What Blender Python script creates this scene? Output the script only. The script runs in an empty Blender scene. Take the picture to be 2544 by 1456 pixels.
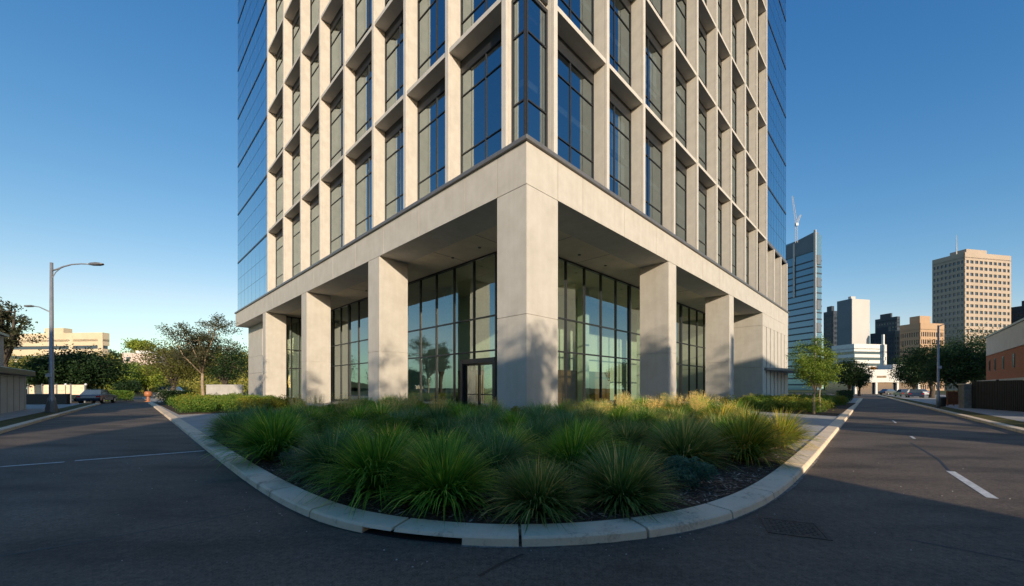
import bpy, math, random
from math import sin, cos, pi, radians, atan2, sqrt
from mathutils import Vector, Matrix

random.seed(7)
scene = bpy.context.scene
COL = scene.collection
EYE = 1.6
F = 982.0            # focal length in photo pixels (2544 wide)
HZ = 965.0           # horizon row


def gp(px, py, z=0.0):
    """Ground point seen at a photo pixel, at height z."""
    d = F * (EYE - z) / (py - HZ)
    return ((px - 1272.0) / F * d, d, z)


def at(px, d, py=None):
    x = (px - 1272.0) / F * d
    return (x, d, 0.0 if py is None else EYE + (HZ - py) * d / F)


def hz(py, d):
    return EYE + (HZ - py) * d / F


# ------------------------------------------------------------------ materials
def new_mat(name):
    m = bpy.data.materials.new(name)
    m.use_nodes = True
    nt = m.node_tree
    for n in list(nt.nodes):
        nt.nodes.remove(n)
    out = nt.nodes.new('ShaderNodeOutputMaterial')
    return m, nt, out


def L(nt, a, b):
    nt.links.new(a, b)


def N(nt, kind, **kw):
    n = nt.nodes.new(kind)
    for k, v in kw.items():
        setattr(n, k, v)
    return n


def ramp(nt, stops):
    r = N(nt, 'ShaderNodeValToRGB')
    el = r.color_ramp.elements
    while len(el) < len(stops):
        el.new(0.5)
    for e, (p, c) in zip(el, stops):
        e.position = p
        e.color = (*c, 1)
    return r


def rough_mat(name, c1, c2, scale=3.0, rough=0.8, bump=0.15, fine=60.0, spec=0.3, streak=0.0, c3=None, metal=0.0):
    """Two colours mottled by noise at two scales, with a fine bump."""
    m, nt, out = new_mat(name)
    tc = N(nt, 'ShaderNodeTexCoord')
    b = N(nt, 'ShaderNodeBsdfPrincipled')
    b.inputs['Roughness'].default_value = rough
    b.inputs['Specular IOR Level'].default_value = spec
    b.inputs['Metallic'].default_value = metal
    n1 = N(nt, 'ShaderNodeTexNoise')
    n1.inputs['Scale'].default_value = scale
    n1.inputs['Detail'].default_value = 6
    n1.inputs['Roughness'].default_value = 0.65
    L(nt, tc.outputs['Object'], n1.inputs['Vector'])
    n2 = N(nt, 'ShaderNodeTexNoise')
    n2.inputs['Scale'].default_value = fine
    n2.inputs['Detail'].default_value = 3
    L(nt, tc.outputs['Object'], n2.inputs['Vector'])
    mx = N(nt, 'ShaderNodeMath', operation='MULTIPLY_ADD')
    L(nt, n2.outputs['Fac'], mx.inputs[0])
    mx.inputs[1].default_value = 0.35
    L(nt, n1.outputs['Fac'], mx.inputs[2])
    src = mx.outputs[0]
    if streak > 0:
        mp = N(nt, 'ShaderNodeMapping')
        mp.inputs['Scale'].default_value = (2.2, 2.2, 0.12)
        L(nt, tc.outputs['Object'], mp.inputs['Vector'])
        n3 = N(nt, 'ShaderNodeTexNoise')
        n3.inputs['Scale'].default_value = 1.5
        n3.inputs['Detail'].default_value = 4
        L(nt, mp.outputs[0], n3.inputs['Vector'])
        m2 = N(nt, 'ShaderNodeMath', operation='MULTIPLY_ADD')
        L(nt, n3.outputs['Fac'], m2.inputs[0])
        m2.inputs[1].default_value = streak
        L(nt, src, m2.inputs[2])
        m3 = N(nt, 'ShaderNodeMath', operation='SUBTRACT')
        L(nt, m2.outputs[0], m3.inputs[0])
        m3.inputs[1].default_value = streak * 0.5
        src = m3.outputs[0]
    st = [(0.45, c1), (0.85, c2)] if c3 is None else [(0.42, c1), (0.62, c2), (0.88, c3)]
    r = ramp(nt, st)
    L(nt, src, r.inputs[0])
    L(nt, r.outputs[0], b.inputs['Base Color'])
    if bump > 0:
        bp = N(nt, 'ShaderNodeBump')
        bp.inputs['Strength'].default_value = bump
        bp.inputs['Distance'].default_value = 0.02
        L(nt, mx.outputs[0], bp.inputs['Height'])
        L(nt, bp.outputs[0], b.inputs['Normal'])
    L(nt, b.outputs[0], out.inputs[0])
    return m


def plain(name, c, rough=0.5, metal=0.0, spec=0.5):
    return rough_mat(name, tuple(x * 0.85 for x in c), tuple(min(1, x * 1.12) for x in c), 4.0, rough, 0.03, 40, spec, metal=metal)


def glass_mat(name, tint, refl=(0.85, 0.93, 1.0), base=0.3, trans=(0.3, 0.42, 0.5), rough=0.0):
    """Coated architectural glass: fresnel plus a constant coating reflection over a tinted clear sheet."""
    m, nt, out = new_mat(name)
    fr = N(nt, 'ShaderNodeFresnel')
    fr.inputs['IOR'].default_value = 1.5
    mm = N(nt, 'ShaderNodeMath', operation='MULTIPLY_ADD')
    L(nt, fr.outputs[0], mm.inputs[0])
    mm.inputs[1].default_value = 1.0 - base
    mm.inputs[2].default_value = base
    g = N(nt, 'ShaderNodeBsdfGlossy')
    g.inputs['Color'].default_value = (*refl, 1)
    g.inputs['Roughness'].default_value = rough
    tc = N(nt, 'ShaderNodeTexCoord')
    oi = N(nt, 'ShaderNodeObjectInfo')
    ad = N(nt, 'ShaderNodeVectorMath', operation='ADD')
    L(nt, tc.outputs['Object'], ad.inputs[0])
    L(nt, oi.outputs['Location'], ad.inputs[1])
    nz = N(nt, 'ShaderNodeTexNoise')
    nz.inputs['Scale'].default_value = 0.5
    nz.inputs['Detail'].default_value = 1
    L(nt, ad.outputs[0], nz.inputs['Vector'])
    bp = N(nt, 'ShaderNodeBump')
    bp.inputs['Strength'].default_value = 0.12
    bp.inputs['Distance'].default_value = 0.05
    L(nt, nz.outputs['Fac'], bp.inputs['Height'])
    L(nt, bp.outputs[0], g.inputs['Normal'])
    t = N(nt, 'ShaderNodeBsdfTransparent')
    t.inputs['Color'].default_value = (*trans, 1)
    mix = N(nt, 'ShaderNodeMixShader')
    L(nt, mm.outputs[0], mix.inputs[0])
    L(nt, t.outputs[0], mix.inputs[1])
    L(nt, g.outputs[0], mix.inputs[2])
    L(nt, mix.outputs[0], out.inputs[0])
    return m


def leaf_mat(name, stops, trans=0.4, objvar=0.25):
    """Leaf colour from the per-leaf 'tint' attribute and a per-plant random shift."""
    m, nt, out = new_mat(name)
    a = N(nt, 'ShaderNodeAttribute', attribute_name='tint')
    oi = N(nt, 'ShaderNodeObjectInfo')
    mm = N(nt, 'ShaderNodeMath', operation='MULTIPLY_ADD')
    L(nt, oi.outputs['Random'], mm.inputs[0])
    mm.inputs[1].default_value = objvar
    L(nt, a.outputs['Fac'], mm.inputs[2])
    sb = N(nt, 'ShaderNodeMath', operation='SUBTRACT')
    L(nt, mm.outputs[0], sb.inputs[0])
    sb.inputs[1].default_value = objvar * 0.5
    r = ramp(nt, stops)
    L(nt, sb.outputs[0], r.inputs[0])
    d = N(nt, 'ShaderNodeBsdfPrincipled')
    d.inputs['Roughness'].default_value = 0.55
    d.inputs['Specular IOR Level'].default_value = 0.25
    L(nt, r.outputs[0], d.inputs['Base Color'])
    t = N(nt, 'ShaderNodeBsdfTranslucent')
    L(nt, r.outputs[0], t.inputs['Color'])
    mix = N(nt, 'ShaderNodeMixShader')
    mix.inputs[0].default_value = trans
    L(nt, d.outputs[0], mix.inputs[1])
    L(nt, t.outputs[0], mix.inputs[2])
    L(nt, mix.outputs[0], out.inputs[0])
    return m


def asphalt_mat():
    m, nt, out = new_mat('asphalt')
    tc = N(nt, 'ShaderNodeTexCoord')
    b = N(nt, 'ShaderNodeBsdfPrincipled')
    b.inputs['Roughness'].default_value = 0.78
    b.inputs['Specular IOR Level'].default_value = 0.35
    big = N(nt, 'ShaderNodeTexNoise')
    big.inputs['Scale'].default_value = 0.35
    big.inputs['Detail'].default_value = 7
    big.inputs['Roughness'].default_value = 0.62
    L(nt, tc.outputs['Object'], big.inputs['Vector'])
    fine = N(nt, 'ShaderNodeTexNoise')
    fine.inputs['Scale'].default_value = 55
    fine.inputs['Detail'].default_value = 4
    L(nt, tc.outputs['Object'], fine.inputs['Vector'])
    vor = N(nt, 'ShaderNodeTexVoronoi')
    vor.inputs['Scale'].default_value = 38
    L(nt, tc.outputs['Object'], vor.inputs['Vector'])
    mid = N(nt, 'ShaderNodeTexNoise')
    mid.inputs['Scale'].default_value = 14
    mid.inputs['Detail'].default_value = 5
    mid.inputs['Roughness'].default_value = 0.75
    L(nt, tc.outputs['Object'], mid.inputs['Vector'])
    r1 = ramp(nt, [(0.3, (0.098, 0.074, 0.055)), (0.5, (0.126, 0.096, 0.071)), (0.72, (0.158, 0.122, 0.092))])
    L(nt, big.outputs['Fac'], r1.inputs[0])
    r2 = ramp(nt, [(0.32, (0.5, 0.5, 0.5)), (0.5, (.95, .95, .95)), (0.68, (1.5, 1.5, 1.5))])
    av = N(nt, 'ShaderNodeMath', operation='MULTIPLY_ADD')
    L(nt, mid.outputs['Fac'], av.inputs[0])
    av.inputs[1].default_value = 0.8
    hf = N(nt, 'ShaderNodeMath', operation='MULTIPLY_ADD')
    L(nt, fine.outputs['Fac'], hf.inputs[0])
    hf.inputs[1].default_value = 0.6
    hf.inputs[2].default_value = -0.2
    L(nt, hf.outputs[0], av.inputs[2])
    L(nt, av.outputs[0], r2.inputs[0])
    mul = N(nt, 'ShaderNodeMix', data_type='RGBA', blend_type='MULTIPLY')
    mul.inputs['Factor'].default_value = 1.0
    L(nt, r1.outputs[0], mul.inputs['A'])
    L(nt, r2.outputs[0], mul.inputs['B'])
    # pale aggregate specks
    lt = N(nt, 'ShaderNodeMath', operation='LESS_THAN')
    L(nt, vor.outputs['Distance'], lt.inputs[0])
    lt.inputs[1].default_value = 0.16
    sep = N(nt, 'ShaderNodeSeparateColor')
    L(nt, vor.outputs['Color'], sep.inputs[0])
    gt = N(nt, 'ShaderNodeMath', operation='GREATER_THAN')
    L(nt, sep.outputs[0], gt.inputs[0])
    gt.inputs[1].default_value = 0.72
    an = N(nt, 'ShaderNodeMath', operation='MULTIPLY')
    L(nt, lt.outputs[0], an.inputs[0])
    L(nt, gt.outputs[0], an.inputs[1])
    mx = N(nt, 'ShaderNodeMix', data_type='RGBA')
    L(nt, an.outputs[0], mx.inputs['Factor'])
    L(nt, mul.outputs['Result'], mx.inputs['A'])
    mx.inputs['B'].default_value = (0.2, 0.2, 0.19, 1)
    # dark wheel streaks and old repairs
    st = N(nt, 'ShaderNodeTexNoise')
    st.inputs['Scale'].default_value = 0.9
    st.inputs['Detail'].default_value = 8
    mp = N(nt, 'ShaderNodeMapping')
    mp.inputs['Rotation'].default_value = (0, 0, radians(45))
    mp.inputs['Scale'].default_value = (0.45, 1.1, 1)
    L(nt, tc.outputs['Object'], mp.inputs['Vector'])
    L(nt, mp.outputs[0], st.inputs['Vector'])
    r3 = ramp(nt, [(0.34, (0.5, 0.5, 0.5)), (0.48, (.95, .95, .95)), (0.68, (1.25, 1.24, 1.22))])
    L(nt, st.outputs['Fac'], r3.inputs[0])
    mul2 = N(nt, 'ShaderNodeMix', data_type='RGBA', blend_type='MULTIPLY')
    mul2.inputs['Factor'].default_value = 1.0
    L(nt, mx.outputs['Result'], mul2.inputs['A'])
    L(nt, r3.outputs[0], mul2.inputs['B'])
    L(nt, mul2.outputs['Result'], b.inputs['Base Color'])
    bp = N(nt, 'ShaderNodeBump')
    bp.inputs['Strength'].default_value = 0.5
    bp.inputs['Distance'].default_value = 0.012
    L(nt, fine.outputs['Fac'], bp.inputs['Height'])
    L(nt, bp.outputs[0], b.inputs['Normal'])
    L(nt, b.outputs[0], out.inputs[0])
    return m


def brick_mat(name, c1, c2, mortar, scale=1.0):
    m, nt, out = new_mat(name)
    tc = N(nt, 'ShaderNodeTexCoord')
    mp = N(nt, 'ShaderNodeMapping')
    mp.inputs['Rotation'].default_value = (radians(90), 0, 0)
    L(nt, tc.outputs['Object'], mp.inputs['Vector'])
    br = N(nt, 'ShaderNodeTexBrick')
    br.inputs['Scale'].default_value = scale
    br.inputs['Brick Width'].default_value = 0.24
    br.inputs['Row Height'].default_value = 0.08
    br.inputs['Mortar Size'].default_value = 0.008
    br.inputs['Color1'].default_value = (*c1, 1)
    br.inputs['Color2'].default_value = (*c2, 1)
    br.inputs['Mortar'].default_value = (*mortar, 1)
    L(nt, mp.outputs[0], br.inputs['Vector'])
    b = N(nt, 'ShaderNodeBsdfPrincipled')
    b.inputs['Roughness'].default_value = 0.85
    L(nt, br.outputs['Color'], b.inputs['Base Color'])
    L(nt, b.outputs[0], out.inputs[0])
    return m


M = {}
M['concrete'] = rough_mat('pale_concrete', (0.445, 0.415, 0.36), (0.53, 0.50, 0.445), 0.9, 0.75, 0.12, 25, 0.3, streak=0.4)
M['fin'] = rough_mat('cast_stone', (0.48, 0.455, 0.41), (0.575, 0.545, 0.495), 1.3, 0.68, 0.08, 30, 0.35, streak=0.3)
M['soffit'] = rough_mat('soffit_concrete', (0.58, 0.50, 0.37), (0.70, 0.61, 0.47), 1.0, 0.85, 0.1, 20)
M['cap'] = plain('metal_capping', (0.16, 0.155, 0.15), 0.45, 0.3)
M['frame'] = plain('dark_aluminium', (0.035, 0.037, 0.04), 0.4, 0.3)
M['cframe'] = plain('blue_grey_aluminium', (0.07, 0.09, 0.11), 0.4, 0.4)
M['silver'] = plain('brushed_metal', (0.45, 0.44, 0.42), 0.35, 0.7)
M['brass'] = plain('brass_handle', (0.55, 0.36, 0.12), 0.3, 0.9)
M['glass'] = glass_mat('window_glass', None, (0.66, 0.78, 0.82), 0.46, (0.40, 0.50, 0.56))
M['cglass'] = glass_mat('curtain_glass', None, (0.78, 0.92, 0.97), 0.80, (0.16, 0.26, 0.32))
M['lglass'] = glass_mat('lobby_glass', None, (0.84, 0.97, 0.95), 0.28, (0.76, 0.86, 0.76))
M['interior'] = plain('interior_wall', (0.60, 0.68, 0.58), 0.8)
M['room'] = plain('office_wall', (0.34, 0.35, 0.36), 0.9)
M['slab'] = plain('floor_slab', (0.22, 0.22, 0.22), 0.9)
M['blind'] = plain('roller_blind', (0.50, 0.50, 0.47), 0.9)
M['timber'] = plain('lobby_timber', (0.20, 0.11, 0.05), 0.5)
M['dark'] = plain('dark_void', (0.012, 0.012, 0.013), 0.9)
M['asphalt'] = asphalt_mat()
M['kerb'] = rough_mat('kerb_concrete', (0.36, 0.275, 0.185), (0.78, 0.62, 0.44), 2.6, 0.85, 0.5, 34, c3=(0.85, 0.69, 0.50))
M['paving'] = rough_mat('footpath_concrete', (0.32, 0.305, 0.28), (0.46, 0.44, 0.405), 0.8, 0.85, 0.15, 40)
M['soil'] = rough_mat('bark_mulch', (0.022, 0.015, 0.010), (0.062, 0.044, 0.030), 14, 0.95, 0.9, 70, 0.1, c3=(0.14, 0.11, 0.08))
M['turf'] = rough_mat('rough_turf', (0.035, 0.05, 0.015), (0.09, 0.09, 0.03), 2, 0.95, 0.5, 40, 0.1, c3=(0.16, 0.12, 0.06))
M['hill'] = rough_mat('hill_soil', (0.05, 0.06, 0.02), (0.10, 0.10, 0.04), 0.05, 0.95, 0.3, 2, 0.1)
M['grime'] = rough_mat('gutter_mortar', (0.05, 0.045, 0.04), (0.36, 0.33, 0.29), 9, 0.9, 0.6, 60)
M['white_line'] = rough_mat('worn_road_paint', (0.35, 0.35, 0.34), (0.78, 0.78, 0.75), 9, 0.7, 0.1, 60)
M['tar'] = plain('tar_seam', (0.014, 0.014, 0.015), 0.6)
M['bark'] = rough_mat('pale_bark', (0.20, 0.15, 0.10), (0.40, 0.31, 0.21), 6, 0.9, 0.4, 40)
M['darkbark'] = rough_mat('dark_bark', (0.05, 0.04, 0.03), (0.12, 0.10, 0.08), 6, 0.9, 0.4, 40)
M['steel'] = plain('galvanised_steel', (0.30, 0.31, 0.33), 0.45, 0.4)
M['whitewall'] = rough_mat('white_render', (0.55, 0.55, 0.54), (0.68, 0.68, 0.66), 0.8, 0.85, 0.05, 20, streak=0.3)
M['whiteband'] = rough_mat('bright_white_render', (0.70, 0.68, 0.65), (0.80, 0.78, 0.75), 0.8, 0.8, 0.05, 20, streak=0.3)
M['cream'] = rough_mat('cream_render', (0.56, 0.46, 0.32), (0.66, 0.55, 0.40), 0.1, 0.85, 0.05, 2)
M['pink'] = rough_mat('pinkish_render', (0.52, 0.42, 0.38), (0.60, 0.50, 0.46), 0.1, 0.85, 0.05, 2)
M['tan'] = rough_mat('tan_precast', (0.35, 0.29, 0.235), (0.42, 0.35, 0.285), 0.05, 0.85, 0.02, 1)
M['orange_stone'] = rough_mat('orange_stone', (0.36, 0.245, 0.16), (0.43, 0.30, 0.20), 0.05, 0.85, 0.02, 1)
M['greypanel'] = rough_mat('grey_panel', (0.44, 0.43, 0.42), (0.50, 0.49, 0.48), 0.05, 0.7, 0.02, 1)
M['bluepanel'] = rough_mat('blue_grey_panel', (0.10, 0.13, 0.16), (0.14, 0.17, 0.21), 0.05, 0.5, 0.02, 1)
M['darktower'] = rough_mat('dark_blue_cladding', (0.035, 0.045, 0.065), (0.055, 0.068, 0.09), 0.05, 0.4, 0.02, 1)
M['cityglass'] = plain('far_glass', (0.045, 0.06, 0.08), 0.12, 0.0, 0.8)
M['blueglass'] = plain('far_blue_glass', (0.13, 0.25, 0.34), 0.08, 0.3, 0.9)
M['brick'] = brick_mat('red_brick', (0.40, 0.115, 0.035), (0.47, 0.15, 0.05), (0.24, 0.14, 0.09))
M['orange'] = plain('orange_plastic', (0.40, 0.15, 0.06), 0.5)
M['yellow'] = plain('yellow_plastic', (0.50, 0.22, 0.02), 0.5)
M['fence'] = plain('black_steel_fence', (0.012, 0.012, 0.012), 0.6)
M['lightwood'] = plain('terracotta_timber', (0.34, 0.13, 0.05), 0.8)
M['stone'] = rough_mat('grey_stone', (0.2, 0.18, 0.15), (0.36, 0.33, 0.28), 5, 0.9, 0.4, 30)
M['carblue'] = plain('blue_car_paint', (0.03, 0.05, 0.09), 0.18, 0.3, 0.8)
M['carwhite'] = plain('white_car_paint', (0.6, 0.62, 0.65), 0.2, 0.0, 0.8)
M['cargrey'] = plain('grey_car_paint', (0.12, 0.13, 0.14), 0.2, 0.4, 0.8)
M['carglass'] = plain('car_glass', (0.06, 0.09, 0.13), 0.05, 0.0, 1.0)
M['rubber'] = plain('tyre_rubber', (0.015, 0.015, 0.015), 0.8)
M['redlens'] = plain('red_lens', (0.35, 0.01, 0.01), 0.2)
M['rust'] = rough_mat('rusty_iron', (0.06, 0.045, 0.035), (0.13, 0.095, 0.07), 12, 0.8, 0.8, 60)
M['pebble'] = plain('pale_pebble', (0.45, 0.43, 0.40), 0.8)
M['chip'] = leaf_mat('bark_chips', [(0.0, (0.035, 0.025, 0.018)), (0.5, (0.15, 0.105, 0.072)), (1.0, (0.50, 0.42, 0.33))], 0.0, 0.0)

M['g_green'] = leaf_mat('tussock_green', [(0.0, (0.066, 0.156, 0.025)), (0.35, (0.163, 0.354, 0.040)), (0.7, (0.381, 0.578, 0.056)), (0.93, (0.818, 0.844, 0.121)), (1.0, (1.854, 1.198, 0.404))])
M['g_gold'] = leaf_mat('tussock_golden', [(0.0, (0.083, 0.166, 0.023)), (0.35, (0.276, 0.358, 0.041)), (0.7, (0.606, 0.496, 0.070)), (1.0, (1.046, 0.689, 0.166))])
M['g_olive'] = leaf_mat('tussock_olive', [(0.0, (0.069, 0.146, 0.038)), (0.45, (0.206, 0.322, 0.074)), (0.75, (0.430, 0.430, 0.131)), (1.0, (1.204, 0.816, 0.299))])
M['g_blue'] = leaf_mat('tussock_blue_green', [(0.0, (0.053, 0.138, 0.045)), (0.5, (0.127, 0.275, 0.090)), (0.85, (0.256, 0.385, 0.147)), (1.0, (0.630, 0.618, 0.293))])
M['shrub'] = leaf_mat('shrub_leaf', [(0.0, (0.048, 0.112, 0.019)), (0.5, (0.122, 0.235, 0.034)), (1.0, (0.356, 0.375, 0.056))])
M['shrub_gold'] = leaf_mat('golden_shrub_leaf', [(0.0, (0.081, 0.121, 0.016)), (0.5, (0.203, 0.230, 0.027)), (1.0, (0.446, 0.351, 0.054))])
M['shrub_blue'] = leaf_mat('blue_green_leaf', [(0.0, (0.028, 0.080, 0.056)), (0.5, (0.060, 0.156, 0.104)), (1.0, (0.140, 0.260, 0.170))])
M['shrub_silver'] = leaf_mat('silver_leaf', [(0.0, (0.070, 0.098, 0.077)), (0.5, (0.154, 0.196, 0.154)), (1.0, (0.280, 0.308, 0.252))])
M['treedark'] = leaf_mat('dark_tree_leaf', [(0.0, (0.013, 0.030, 0.010)), (0.5, (0.027, 0.062, 0.020)), (1.0, (0.062, 0.106, 0.030))])
M['treeolive'] = leaf_mat('olive_tree_leaf', [(0.0, (0.056, 0.070, 0.017)), (0.5, (0.119, 0.129, 0.028)), (1.0, (0.224, 0.196, 0.049))])
M['treegreen'] = leaf_mat('young_tree_leaf', [(0.0, (0.105, 0.172, 0.026)), (0.5, (0.237, 0.330, 0.047)), (1.0, (0.501, 0.527, 0.079))])
M['forest'] = leaf_mat('hill_forest_leaf', [(0.0, (0.098, 0.112, 0.020)), (0.5, (0.238, 0.238, 0.042)), (1.0, (0.448, 0.378, 0.084))])
M['treegrey'] = leaf_mat('grey_gum_leaf', [(0.0, (0.045, 0.055, 0.025)), (0.5, (0.085, 0.092, 0.045)), (1.0, (0.14, 0.13, 0.07))])
M['treeorange'] = leaf_mat('orange_autumn_leaf', [(0.0, (0.25, 0.10, 0.015)), (0.5, (0.45, 0.19, 0.02)), (1.0, (0.6, 0.3, 0.04))])


# ------------------------------------------------------------------ mesh building
class MB:
    def __init__(self):
        self.v, self.f, self.mi, self.t = [], [], [], []

    def quad(self, *pts, mi=0):
        n = len(self.v)
        self.v += [tuple(p) for p in pts]
        self.f.append(tuple(range(n, n + len(pts))))
        self.mi.append(mi)

    def faces(self, vs, fs, mi=0):
        n = len(self.v)
        self.v += [tuple(p) for p in vs]
        self.f += [tuple(i + n for i in q) for q in fs]
        self.mi += [mi] * len(fs)

    def box(self, x0, x1, y0, y1, z0, z1, mi=0):
        vs = [(x0, y0, z0), (x1, y0, z0), (x1, y1, z0), (x0, y1, z0), (x0, y0, z1), (x1, y0, z1), (x1, y1, z1), (x0, y1, z1)]
        self.faces(vs, [(0, 3, 2, 1), (4, 5, 6, 7), (0, 1, 5, 4), (1, 2, 6, 5), (2, 3, 7, 6), (3, 0, 4, 7)], mi)
        return self

    def prism(self, poly, z0, z1, mi=0):
        """Vertical extrusion of a plan outline, counter-clockwise."""
        n = len(poly)
        vs = [(x, y, z0) for x, y in poly] + [(x, y, z1) for x, y in poly]
        fs = [tuple(range(n - 1, -1, -1)), tuple(range(n, 2 * n))]
        fs += [(i, (i + 1) % n, n + (i + 1) % n, n + i) for i in range(n)]
        self.faces(vs, fs, mi)
        return self

    def loft(self, rings, cap=True, mi=0):
        n = len(rings[0])
        vs = [p for r in rings for p in r]
        fs = []
        for k in range(len(rings) - 1):
            for i in range(n):
                a, b = k * n + i, k * n + (i + 1) % n
                fs.append((a, b, b + n, a + n))
        if cap:
            fs.append(tuple(range(n - 1, -1, -1)))
            m = (len(rings) - 1) * n
            fs.append(tuple(range(m, m + n)))
        self.faces(vs, fs, mi)
        return self

    def tube(self, pts, rad, n=8, mi=0):
        pts = [Vector(p) for p in pts]
        if not hasattr(rad, '__len__'):
            rad = [rad] * len(pts)
        rings, up = [], None
        for i, p in enumerate(pts):
            d = (pts[min(i + 1, len(pts) - 1)] - pts[max(i - 1, 0)]).normalized()
            if up is None:
                up = Vector((1, 0, 0)) if abs(d.x) < 0.9 else Vector((0, 1, 0))
            a = d.cross(up).normalized()
            b = d.cross(a).normalized()
            up = -d.cross(a).cross(d) if False else up
            rings.append([p + (a * cos(2 * pi * k / n) + b * sin(2 * pi * k / n)) * rad[i] for k in range(n)])
        self.loft(rings, True, mi)
        return self

    def mesh(self, name, mats, smooth=False):
        me = bpy.data.meshes.new(name)
        me.from_pydata(self.v, [], self.f)
        for m in mats if isinstance(mats, (list, tuple)) else [mats]:
            me.materials.append(m)
        if any(self.mi):
            me.polygons.foreach_set('material_index', self.mi)
        if smooth:
            me.polygons.foreach_set('use_smooth', [True] * len(me.polygons))
        if self.t:
            a = me.attributes.new('tint', 'FLOAT', 'FACE')
            a.data.foreach_set('value', self.t)
        me.validate()
        me.update()
        return me

    def build(self, name, mats, parent=None, bevel=0.0, smooth=False, loc=None, rotz=0.0):
        o = bpy.data.objects.new(name, self.mesh(name, mats, smooth))
        COL.objects.link(o)
        if parent:
            o.parent = parent
        if loc is not None:
            o.location = loc
        o.rotation_euler[2] = rotz
        if bevel:
            b = o.modifiers.new('bevel', 'BEVEL')
            b.width = bevel
            b.segments = 2
            b.limit_method = 'ANGLE'
            b.angle_limit = radians(40)
        return o


def tag(o, label, cat, group=None):
    o['label'] = label
    o['category'] = cat
    if group:
        o['group'] = group
    return o


def thing(name, label, cat, loc=(0, 0, 0), rotz=0.0, group=None):
    o = bpy.data.objects.new(name, None)
    COL.objects.link(o)
    o.empty_display_size = 0.3
    o.location = loc
    o.rotation_euler[2] = rotz
    return tag(o, label, cat, group)


def struct(o, kind='structure'):
    o['kind'] = kind
    return o


def put(name, mesh, parent=None, loc=(0, 0, 0), rotz=0.0):
    o = bpy.data.objects.new(name, mesh)
    COL.objects.link(o)
    o.parent = parent
    o.location = loc
    o.rotation_euler[2] = rotz
    return o


# ------------------------------------------------------------------ light, sky, camera
SUN_AZ = (0.320, -0.947)       # horizontal direction towards the sun
SUN_EL = radians(14)
world = bpy.data.worlds.new('World')
scene.world = world
world.use_nodes = True
wn = world.node_tree
for n in list(wn.nodes):
    wn.nodes.remove(n)
wo = wn.nodes.new('ShaderNodeOutputWorld')
bg = wn.nodes.new('ShaderNodeBackground')
sk = wn.nodes.new('ShaderNodeTexSky')
sk.sky_type = 'NISHITA'
sk.sun_disc = False
sk.sun_elevation = SUN_EL
sk.sun_rotation = atan2(SUN_AZ[0], SUN_AZ[1])
sk.altitude = 0
sk.air_density = 1.0
sk.dust_density = 0.3
sk.ozone_density = 3.0
bg.inputs['Strength'].default_value = 0.15
# per-channel grade of the sky colour, red added back where it is brightest
sep = wn.nodes.new('ShaderNodeSeparateColor')
com = wn.nodes.new('ShaderNodeCombineColor')
wn.links.new(sk.outputs[0], sep.inputs[0])
graded = []
for ch_i, (gain, power) in enumerate(((3.0, 1.72), (1.24, 1.10), (.98, .73))):
    a = wn.nodes.new('ShaderNodeMath'); a.operation = 'MULTIPLY'; a.inputs[1].default_value = .15
    m0 = wn.nodes.new('ShaderNodeMath'); m0.operation = 'MINIMUM'; m0.inputs[1].default_value = (1.0, 4.0, 4.0)[ch_i]
    p_ = wn.nodes.new('ShaderNodeMath'); p_.operation = 'POWER'; p_.inputs[1].default_value = power
    g_ = wn.nodes.new('ShaderNodeMath'); g_.operation = 'MULTIPLY'; g_.inputs[1].default_value = gain / 1.516 / .15
    wn.links.new(sep.outputs[ch_i], a.inputs[0])
    wn.links.new(a.outputs[0], m0.inputs[0])
    wn.links.new(m0.outputs[0], p_.inputs[0])
    wn.links.new(p_.outputs[0], g_.inputs[0])
    graded.append(g_)
rg_ = wn.nodes.new('ShaderNodeMath'); rg_.operation = 'MULTIPLY'; rg_.inputs[1].default_value = .72
wn.links.new(graded[1].outputs[0], rg_.inputs[0])
rm_ = wn.nodes.new('ShaderNodeMath'); rm_.operation = 'MINIMUM'
wn.links.new(graded[0].outputs[0], rm_.inputs[0])
wn.links.new(rg_.outputs[0], rm_.inputs[1])
ex_ = wn.nodes.new('ShaderNodeMath'); ex_.operation = 'MULTIPLY_ADD'; ex_.use_clamp = False
ex_.inputs[1].default_value = 1.0; ex_.inputs[2].default_value = -.78 / .15
wn.links.new(sep.outputs[0], ex_.inputs[0])
e0_ = wn.nodes.new('ShaderNodeMath'); e0_.operation = 'MAXIMUM'; e0_.inputs[1].default_value = 0
wn.links.new(ex_.outputs[0], e0_.inputs[0])
ad_ = wn.nodes.new('ShaderNodeMath'); ad_.operation = 'ADD'
wn.links.new(rm_.outputs[0], ad_.inputs[0])
wn.links.new(e0_.outputs[0], ad_.inputs[1])
wn.links.new(ad_.outputs[0], com.inputs[0])
wn.links.new(graded[1].outputs[0], com.inputs[1])
wn.links.new(graded[2].outputs[0], com.inputs[2])
wn.links.new(com.outputs[0], bg.inputs[0])
wn.links.new(bg.outputs[0], wo.inputs[0])

sl = bpy.data.lights.new('sun', 'SUN')
sl.energy = 3.6
sl.angle = radians(0.7)
sl.color = (1.0, 0.83, 0.63)
so = bpy.data.objects.new('sun', sl)
COL.objects.link(so)
sd = Vector((SUN_AZ[0] * cos(SUN_EL), SUN_AZ[1] * cos(SUN_EL), sin(SUN_EL)))
so.rotation_euler = sd.to_track_quat('Z', 'Y').to_euler()
so.location = (30, -60, 60)

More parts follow.
